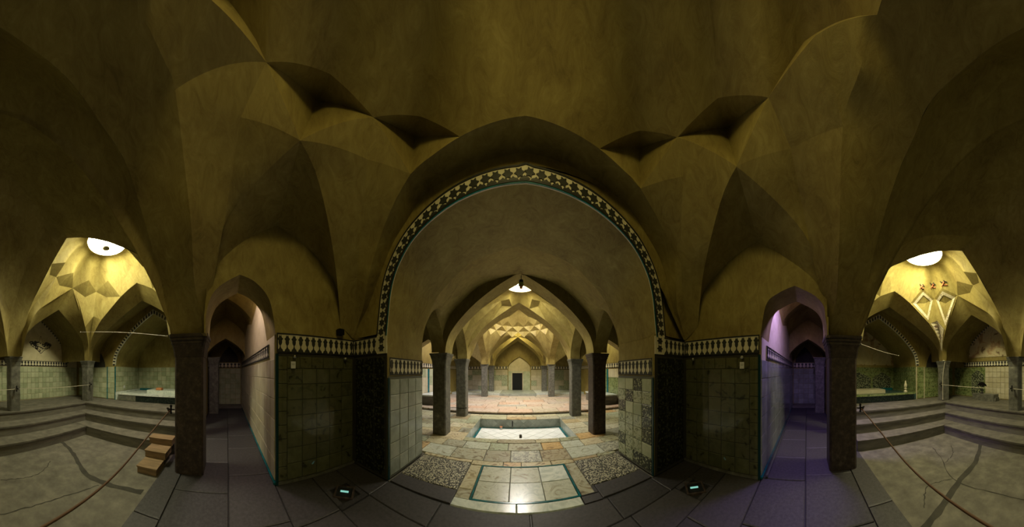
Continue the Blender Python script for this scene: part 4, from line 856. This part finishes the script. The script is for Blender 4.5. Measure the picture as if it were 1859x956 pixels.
    # alcove wall with the banded arch and the raised pool behind it
    X = s * 5.5
    wl = struct(link('wall_%s_alcove' % n, None), 'wall of the %s side court with a banded arch over the raised pool' % n, 'wall')
    AI = arch((X, -3.75, 1.86), (X, -0.85, 1.86), 1.62 * (1.0 if s < 0 else 0.93), 41)
    g = G(); g.patch([AI, [(X, p[1], 4.2) for p in AI]])
    g.poly([(X, -5.78, PLAT), (X, -3.75, PLAT), (X, -3.75, 4.2), (X, -5.78, 4.2)]).poly([(X, -0.85, PLAT), (X, -0.80, 0), (X, -0.80, 4.2), (X, -0.85, 4.2)]).build('plaster_face', 'plaster', wl)
    AO = [(X, (p[1] + 2.3) * 1.085 - 2.3, 1.86 + (p[2] - 1.86) * 1.085) for p in AI]
    d_ = (-s * 0.012, 0, 0)
    lb_ = G().patch([shift(AI, d_), shift(AO, d_)]).build('arch_band', 'cream_band', wl)
    A_ = resample(shift(AI, d_), 88, False); B_ = resample(shift(AO, d_), 88, False)
    for k in range(0, 87, 2): G().prism([lerp(A_[k], B_[k], .12), lerp(A_[k + 1], B_[k + 1], .12), lerp(A_[k + 1], B_[k + 1], .9), lerp(A_[k], B_[k], .9)], (-s * 0.006, 0, 0)).build('inlay', 'motif_black', lb_)
    G().patch([shift(AI, (-s * 0.02, 0, 0)), shift(AI, (s * 0.03, 0, 0))]).build('arch_edge', 'white_marble', wl)
    # alcove shell
    DX = s * 7.3
    tl = ['tile_pale'] if s < 0 else ['tile_green']
    AB = [(DX, p[1] * 1.0 - 0.0, p[2] + 0.06) for p in AI]
    G().patch([AI, AB]).build('alcove_vault', 'plaster', wl, True)
    G().patch([AB, [(DX, p[1], 1.92) for p in AB]]).build('alcove_lunette', 'plaster' if s < 0 else 'fresco', wl)
    G().patch([[(DX, -3.75, 0.6), (DX, -3.75, 1.92)], [(DX, -0.85, 0.6), (DX, -0.85, 1.92)]]).patch([[(X, -3.75, 0.6), (X, -3.75, 1.92)], [(DX, -3.75, 0.6), (DX, -3.75, 1.92)]]).patch([[(X, -0.85, 0.6), (X, -0.85, 1.92)], [(DX, -0.85, 0.6), (DX, -0.85, 1.92)]]).build('alcove_face', 'plaster', wl)
    tiles(wl, (DX - s * 0.002, -3.75, 0.92), (0, 1, 0), (0, 0, 1), (-s, 0, 0), 2.9, 0.90, 16, 5, '', mats=tl, d=0.016, gap=0.007)
    tiles(wl, (min(X, DX), -3.75, 0.92), (1, 0, 0), (0, 0, 1), (0, 1, 0), 1.8, 0.90, 10, 5, '', mats=tl, d=0.016, gap=0.007)
    tiles(wl, (X, -5.6, PLAT + 0.02), (0, 1, 0), (0, 0, 1), (-s, 0, 0), 1.80, 1.15, 10, 6, '', mats=tl, d=0.016, gap=0.007)
    for yy in (-3.77, -4.12): G().box(min(X, X - s * 0.03), max(X, X - s * 0.03), yy, yy + 0.035, PLAT, 1.82).build('corner_trim', 'teal_glaze' if s < 0 else 'tile_cream', wl)
    # little blind arch beside the corner column
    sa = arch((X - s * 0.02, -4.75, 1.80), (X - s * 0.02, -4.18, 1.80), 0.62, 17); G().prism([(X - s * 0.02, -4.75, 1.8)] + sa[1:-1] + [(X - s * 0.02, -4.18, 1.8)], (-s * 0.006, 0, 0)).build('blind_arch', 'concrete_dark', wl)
    sb = [(p[0] - s * 0.02, (p[1] + 4.465) * 1.16 - 4.465, 1.8 + (p[2] - 1.8) * 1.12) for p in sa]; G().patch([shift(sa, (-s * .02, 0, 0)), sb]).build('arch_rim', 'plaster', wl)
    # raised pool
    rp = empty('raised_pool', (X, -2.3, PLAT), ('raised white pool with patterned blue front panel in the left alcove' if s < 0 else 'raised pool with dark green tiled front in the right alcove'), 'pool')
    x0, x1 = (-1.78, 0.02) if s < 0 else (-0.02, 1.78)
    G().box(x0, x1, -1.44, 1.44, 0, 0.22).build('body', 'white_marble' if s < 0 else 'tile_darkblue', rp)
    fx = 0.02 if s < 0 else -0.02
    if s < 0:
        G().box(0.02, 0.035, -0.62, 0.9, 0.0, 0.18).build('front_panel', 'tile_darkblue', rp)
    for y0, y1 in ((-1.44, -1.30), (1.30, 1.44)): G().box(x0, x1, y0, y1, 0.22, 0.275).build('rim', 'white_marble' if s < 0 else 'tile_green', rp)
    G().box(min(fx, fx - (-s) * -0.16), max(fx, fx - (-s) * -0.16), -1.30, 1.30, 0.22, 0.275).build('rim', 'white_marble' if s < 0 else 'tile_green', rp)
    G().box(s * 1.62 if s > 0 else -1.78, s * 1.78 if s > 0 else -1.62, -1.30, 1.30, 0.22, 0.30).build('turquoise_rim', 'teal_glaze', rp)
    G().box(min(s * 0.6, s * 1.3), max(s * 0.6, s * 1.3), -0.5, 1.0, 0.22, 0.34).build('inner_basin', 'white_marble' if s < 0 else 'tile_cream', rp)
    if s < 0:
        bx = empty('clay_block', (-6.2, -2.35, PLAT + 0.34), 'small orange clay block on the rim of the left raised pool', 'block'); G().sq([(0.10, 0), (0.11, 0.02), (0.10, 0.08), (0.09, 0.085)], 0.02).build('block', 'orange_clay', bx)
        sw = empty('wall_socket', (-6.05, -3.73, 1.06), 'tiny white wall socket beside the left raised pool', 'socket'); G().box(-0.04, 0.04, 0, 0.015, -0.05, 0.05).build('plate', 'plug_white', sw); G().box(-0.015, 0.015, 0.015, 0.02, -0.02, 0.02).build('insert', 'paper', sw)
    else:
        fn = empty('fountain_finial', (5.58, -3.35, PLAT + 0.276), 'pale turned finial standing on the right raised pool', 'finial')
        G().lathe([(0.0, 0), (0.075, 0), (0.075, 0.03), (0.04, 0.05), (0.035, 0.09), (0.06, 0.11), (0.035, 0.14)], seg=16).build('foot', 'tile_cream', fn, True); G().lathe([(0.035, 0.14), (0.06, 0.20), (0.055, 0.26), (0.03, 0.32), (0.025, 0.38), (0.0, 0.41)], seg=16).build('bulb', 'tile_cream', fn, True)
        for k, (ya, yb) in enumerate(((-3.6, -2.75), (-2.65, -1.6), (-1.5, -0.9))):
            yc = (ya + yb) / 2
            G().prism([(DX - s * 0.02, ya, 0.95), (DX - s * 0.02, yb, 0.95), (DX - s * 0.02, yb, 1.38), (DX - s * 0.02, yc, 1.62), (DX - s * 0.02, ya, 1.38)], (-s * 0.006, 0, 0)).build('medallion', 'tile_medallion', wl)
            G().prism([(DX - s * 0.005, ya, 1.95), (DX - s * 0.005, yb, 1.95), (DX - s * 0.005, yb, 2.35), (DX - s * 0.005, yc, 2.72), (DX - s * 0.005, ya, 2.35)], (-s * 0.02, 0, 0)).build('painted_panel', 'plaster_pale', wl)
        sbk = empty('stone_trough', (3.62, -5.35, PLAT), 'grey stone trough carrying a dark fan shaped ornament on the right rear bench', 'trough')
        G().box(-0.45, 0.45, -0.16, 0.16, 0, 0.22).build('trough_block', 'stone_column', sbk); G().box(-0.50, -0.45, -0.12, 0.12, 0, 0.12).build('end_block', 'stone_column', sbk)
        orn = empty('fan_ornament', (3.75, -5.35, PLAT + 0.22), 'black fan shaped iron ornament on the stone trough', 'ornament')
        G().prism([(-0.20, 0, 0.26), (-0.17, 0, 0.33), (-0.09, 0, 0.39), (0, 0, 0.41), (0.09, 0, 0.39), (0.17, 0, 0.33), (0.20, 0, 0.26), (0.13, 0, 0.28), (0.06, 0, 0.25), (0, 0, 0.28), (-0.06, 0, 0.25), (-0.13, 0, 0.28)], (0, 0.03, 0)).build('fan', 'iron', orn); G().lathe([(0.06, 0), (0.05, 0.03), (0.015, 0.06), (0.02, 0.25)], (0, 0.015, 0), 10).build('stem', 'iron', orn, True)
        # little painted figures and a zigzag border on the foot of the dome
        cap_o = [o for o in rv.children if o.name.startswith('dome_cap')][0]
        bv = BVHTree.FromPolygons([tuple(v.co) for v in cap_o.data.vertices], [tuple(f.vertices) for f in cap_o.data.polygons])
        def on_dome(az, dz):
            o = Vector((3.42, -2.55, 3.55)); d = Vector((sin(az), cos(az), dz)).normalized(); h = bv.ray_cast(o, d)
            return tuple(h[0] - d * 0.012) if h[0] is not None else None
        def stroke(pts, mat, r):
            P = [on_dome(a, z) for a, z in pts]
            if all(P): G().tube(resample(P, 10), r, 5).build('painted_stroke', mat, cap_o)
        for az0 in (2.15, 2.50, 2.86):
            stroke([(az0 - .02, .52), (az0, .56), (az0 + .03, .60)], 'paint_red', 0.026); stroke([(az0 + .03, .61), (az0 + .04, .64)], 'paint_black', 0.020)
            stroke([(az0 + .02, .59), (az0 - .05, .61), (az0 - .07, .66)], 'paint_black', 0.009); stroke([(az0 + .02, .59), (az0 + .08, .58), (az0 + .10, .54)], 'paint_black', 0.009)
            stroke([(az0 - .02, .52), (az0 - .06, .49), (az0 - .05, .46)], 'paint_red', 0.013); stroke([(az0 - .01, .52), (az0 + .03, .49), (az0 + .08, .48)], 'paint_red', 0.013)

# vault over the rear of the court (behind the viewer)
SFL, BIL = rcl[-1]; SFR, BIR = rcl[1]
RA = arch((-1.74, -4.16, 2.0), (1.74, -4.16, 2.0), 1.9, 33)
trL, trR = resample(TR[-1], 30), resample(TR[1], 30)
loop2 = trL + trR[::-1][1:-1] + SFR + RA[::-1][1:-1] + SFL[::-1][:-1]
mc = (0.0, -2.6, 4.95)
rows = []
for t in [i / 10 for i in range(10)] + [0.98]:
    rows.append([(p[0] + (mc[0] - p[0]) * t, p[1] + (mc[1] - p[1]) * t, p[2] + (mc[2] - p[2]) * sin(t * pi / 2) ** 0.8) for p in loop2])
g = G().patch(rows, True); g.poly(rows[-1])
struct(g.build('ceiling', 'plaster', None, True), 'dark plaster vault over the middle of the sunken court', 'vault')
RB = shift(RA, (0, -1.6, 0.05))
struct(G().patch([RA, RB]).build('ceiling', 'plaster', None, True), 'barrel vault over the rear bench between the slim columns', 'vault')
struct(G().box(-1.95, 1.95, -5.95, -5.76, PLAT, 4.3).build('wall_back', 'plaster_pale'), 'rear wall behind the middle bench', 'wall')

# ------------------------------------------------------------------ side passages
for s, n in ((-1, 'left'), (1, 'right')):
    pv = struct(link('wall_%s_passage' % n, None), 'tiled wall running along the %s side passage' % n, 'wall')
    X1, X2 = sorted((s * 2.62, s * 9.0))
    G().box(*sorted((s * 2.70, s * 9.0)), 0.69, 0.80, 0, 4.0).build('plaster_face', 'plaster_pale', pv)
    tiles(pv, (X1 + 0.02, 0.69, 0.04), (1, 0, 0), (0, 0, 1), (0, -1, 0), X2 - X1 - 0.05, 1.76, 26, 6, 'tile_cream' if s < 0 else 'tile_grey', d=0.014)
    band(pv, (min(s * 3.0, s * 8.6), 0.69, 1.84), (1, 0, 0), (0, -1, 0), 5.6, 0.22, 34, 0.012)
    G().box(X1, X2, 0.655, 0.692, 0, 0.03).build('foot_strip', 'teal_glaze', pv)
    # end wall, south wall, ceiling
    EX = s * 8.9
    wl = struct(G().box(min(EX, EX + s * 0.2), max(EX, EX + s * 0.2), -1.9, 0.8, 0, 4.0).build('wall_%s_end' % n, 'plaster'), 'end wall of the %s side passage with a blind pointed arch' % n, 'wall')
    tiles(wl, (EX, -1.8, 0.10), (0, 1, 0), (0, 0, 1), (-s, 0, 0), 2.45, 1.70, 10, 7, 'tile_pale' if s < 0 else 'tile_grey', d=0.014)
    band(wl, (EX, -1.8, 1.84), (0, 1, 0), (-s, 0, 0), 2.45, 0.24, 14, 0.012)
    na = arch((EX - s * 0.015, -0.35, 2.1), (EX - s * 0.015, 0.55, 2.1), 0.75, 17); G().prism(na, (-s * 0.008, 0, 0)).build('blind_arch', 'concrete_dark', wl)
    G().box(min(s * 8.3, EX), max(s * 8.3, EX), -1.85, 0.66, 0, 0.10).build('low_step', 'step_stone', wl)
    ws_ = struct(G().box(*sorted((s * 5.52, s * 7.42)), -0.845, -0.76, 0, 4.0).box(*sorted((s * 7.32, s * 7.42)), -1.95, -0.845, 0, 4.0).box(*sorted((s * 7.42, EX)), -2.05, -1.95, 0, 4.0).build('wall_%s_recess' % n, 'plaster'), 'recessed wall beyond the column of the %s side passage' % n, 'wall')
    # passage vault: two groin-like pointed barrels with an arch line at the grey column
    pc = struct(link('ceiling', None), 'pointed plaster vault over the %s side passage' % n, 'vault')
    for xa, xb, zz, zp in ((3.2, 5.2, 0.75, 2.95), (5.2, 7.2, 0.75, 2.95), (7.65, 8.9, 0.80, 2.3)):
        A = arch((s * xa, -0.80, zp), (s * xa, 0.69, zp), zz, 25); B = arch((s * xb, -0.80, zp), (s * xb, 0.69, zp), zz, 25); M_ = arch((s * (xa + xb) / 2, -0.80, zp + 0.25), (s * (xa + xb) / 2, 0.69, zp + 0.25), zz, 25)
        G().patch([A, M_, B]).build('barrel_vault', 'plaster', pc)
    for xa, xb in ((7.2, 7.65),):
        A = arch((s * xa, -0.80, 2.2), (s * xa, 0.69, 2.2), 0.72, 25); B = arch((s * xb, -0.80, 2.2), (s * xb, 0.69, 2.2), 0.72, 25); A2_ = arch((s * xa, -0.80, 2.95), (s * xa, 0.69, 2.95), 0.78, 25); B2_ = arch((s * xb, -0.80, 2.3), (s * xb, 0.69, 2.3), 0.83, 25)
        G().patch([A2_, A, B, B2_]).build('cross_arch', 'plaster', pc)
    G().patch([[(s * 3.2, -2.0, 4.2), (s * 9.0, -2.0, 4.2)], [(s * 3.2, 0.8, 4.2), (s * 9.0, 0.8, 4.2)]]).build('roof_slab', 'plaster', pc)
    sk = empty('skylight', (s * 3.75, -0.08, 3.58), 'unseen round skylight added to light the %s side passage' % n, 'skylight', 'round skylights')  # unseen pane added so the passage wall gets its lit patch
    G().poly([(0.17 * cos(2 * pi * k / 24), -0.17 * sin(2 * pi * k / 24), 0) for k in range(24)]).build('pane', 'sky_corr' + n[0].upper(), sk); G().lathe([(0.17, -0.03), (0.20, -0.03), (0.20, 0.02)], seg=24).build('frame', 'steel', sk)
# glass leaf standing at the mouth of the right passage
gl = empty('glass_screen', (2.66, 0.60, 0.02), 'tall clear glass leaf guarding the tiles of the right side passage', 'glass screen', 'glass screens')
G().box(0.0, 3.6, -0.005, 0.005, 0.03, 1.80).build('pane', 'clear_glass', gl); G().box(0.0, 3.6, -0.015, 0.015, 0.0, 0.03).build('rail', 'steel', gl)

# ------------------------------------------------------------------ iron hooks, ropes, wires
def hook(x, y, z, rz, label):
    e = empty('iron_hook', (x, y, z), label, 'hook', 'iron rope hooks', rz)
    G().tube([(0, 0, 0), (0.05, 0, 0.0), (0.10, 0, 0.01), (0.13, 0, 0.03)], [0.012, 0.012, 0.016, 0.01]).build('stem', 'iron', e)
    G().lathe([(0.0, -0.07), (0.02, -0.06), (0.012, -0.02), (0.022, 0.0), (0.014, 0.03), (0.022, 0.06), (0.010, 0.085), (0.0, 0.09)], (0.06, 0, 0), 10).build('body', 'iron', e, True)
    G().tube([(0.10, -0.05, 0.02), (0.11, -0.02, 0.0), (0.11, 0.02, 0.0), (0.10, 0.05, 0.02)], [0.008, 0.012, 0.012, 0.008]).build('crossbar', 'iron', e)
for s, n in ((-1, 'left'), (1, 'right')):
    hook(s * 2.95, -0.84, 1.0, -pi / 2 + s * -0.4, 'black iron rope hook on the back of the near %s column' % n)
    hook(s * 1.97, -4.19, 1.20, pi / 2, 'black iron rope hook on the slim column at the far %s end' % n)
    hook(s * 4.62, -4.24, 1.20, pi / 2, 'black iron rope hook on the %s corner column of the bench' % n)
    hook(s * 7.45, -0.72, 1.15, -pi / 2, 'black iron rope hook on the column of the %s passage' % n)
def rope(name, pts, r, mat, label, cat='rope', n=30):
    e = empty(name, pts[0], label, cat); P = resample(pts, n); P = [tuple(a - b for a, b in zip(p, pts[0])) for p in P]
    G().tube(P, r, 6).build('strand', mat, e, True)
    for k, p in enumerate((P[0], P[-1])): G().lathe([(0, -0.02), (r * 2.2, -0.012), (r * 2.2, 0.012), (0, 0.02)], p, 8).build('knot', mat, e, True)
rope('barrier_rope', [(-2.90, -0.92, 0.98), (-2.2, -0.95, 0.82), (-1.4, -0.95, 0.675), (-0.67, -0.95, 0.655), (0.0, -0.95, 0.65), (0.6, -0.95, 0.655), (1.4, -0.95, 0.68), (2.2, -0.95, 0.82), (2.90, -0.92, 0.98)], 0.010, 'rope', 'brown rope slung between the two near columns behind the viewer', n=60)
for s, n in ((-1, 'left'), (1, 'right')):
    rope('barrier_rope', [(s * 1.97, -4.12, 1.20), (s * 3.3, -4.13, 1.18), (s * 4.62, -4.14, 1.20)], 0.006, 'wire_pale', 'thin pale rope stretched between the slim columns of the %s bench' % n)
rope('barrier_rope', [(-1.97, -4.10, 1.20), (0, -4.10, 1.15), (1.97, -4.10, 1.20)], 0.006, 'wire_pale', 'thin pale rope across the middle of the rear bench')
rope('tie_wire', [(-3.05, -1.0, 2.22), (-3.6, -2.3, 2.52), (-4.1, -4.1, 2.86), (-2.3, -4.3, 2.40)][:3], 0.0045, 'wire_pale', 'pale tie wire crossing the left side court', 'wire')
rope('tie_wire', [(3.05, -0.95, 2.10), (4.4, -2.0, 2.14), (5.45, -3.0, 2.18)], 0.006, 'wire_pale', 'pale tie rod crossing to the right alcove', 'wire')
rope('wall_cable', [(4.60, -4.22, 2.0), (4.5, -4.24, 1.97), (4.57, -4.22, 1.5), (4.58, -4.22, 0.70)], 0.008, 'wire_pale', 'pale cable running down the right corner column', 'cable')
rope('wall_cable', [(2.10, 4.72, 0.35), (-1.7, 6.42, 0.35)][:1] + [(-2.3, 6.9, 0.32), (-2.09, 6.42, 0.30), (-1.88, 6.5, 0.33)] if False else [(-2.6, 6.3, 0.30), (-2.3, 6.42, 0.31), (-2.09, 6.42, 0.30), (-1.89, 6.45, 0.32)], 0.008, 'iron', 'dark cable looped round the far left pool column', 'cable')
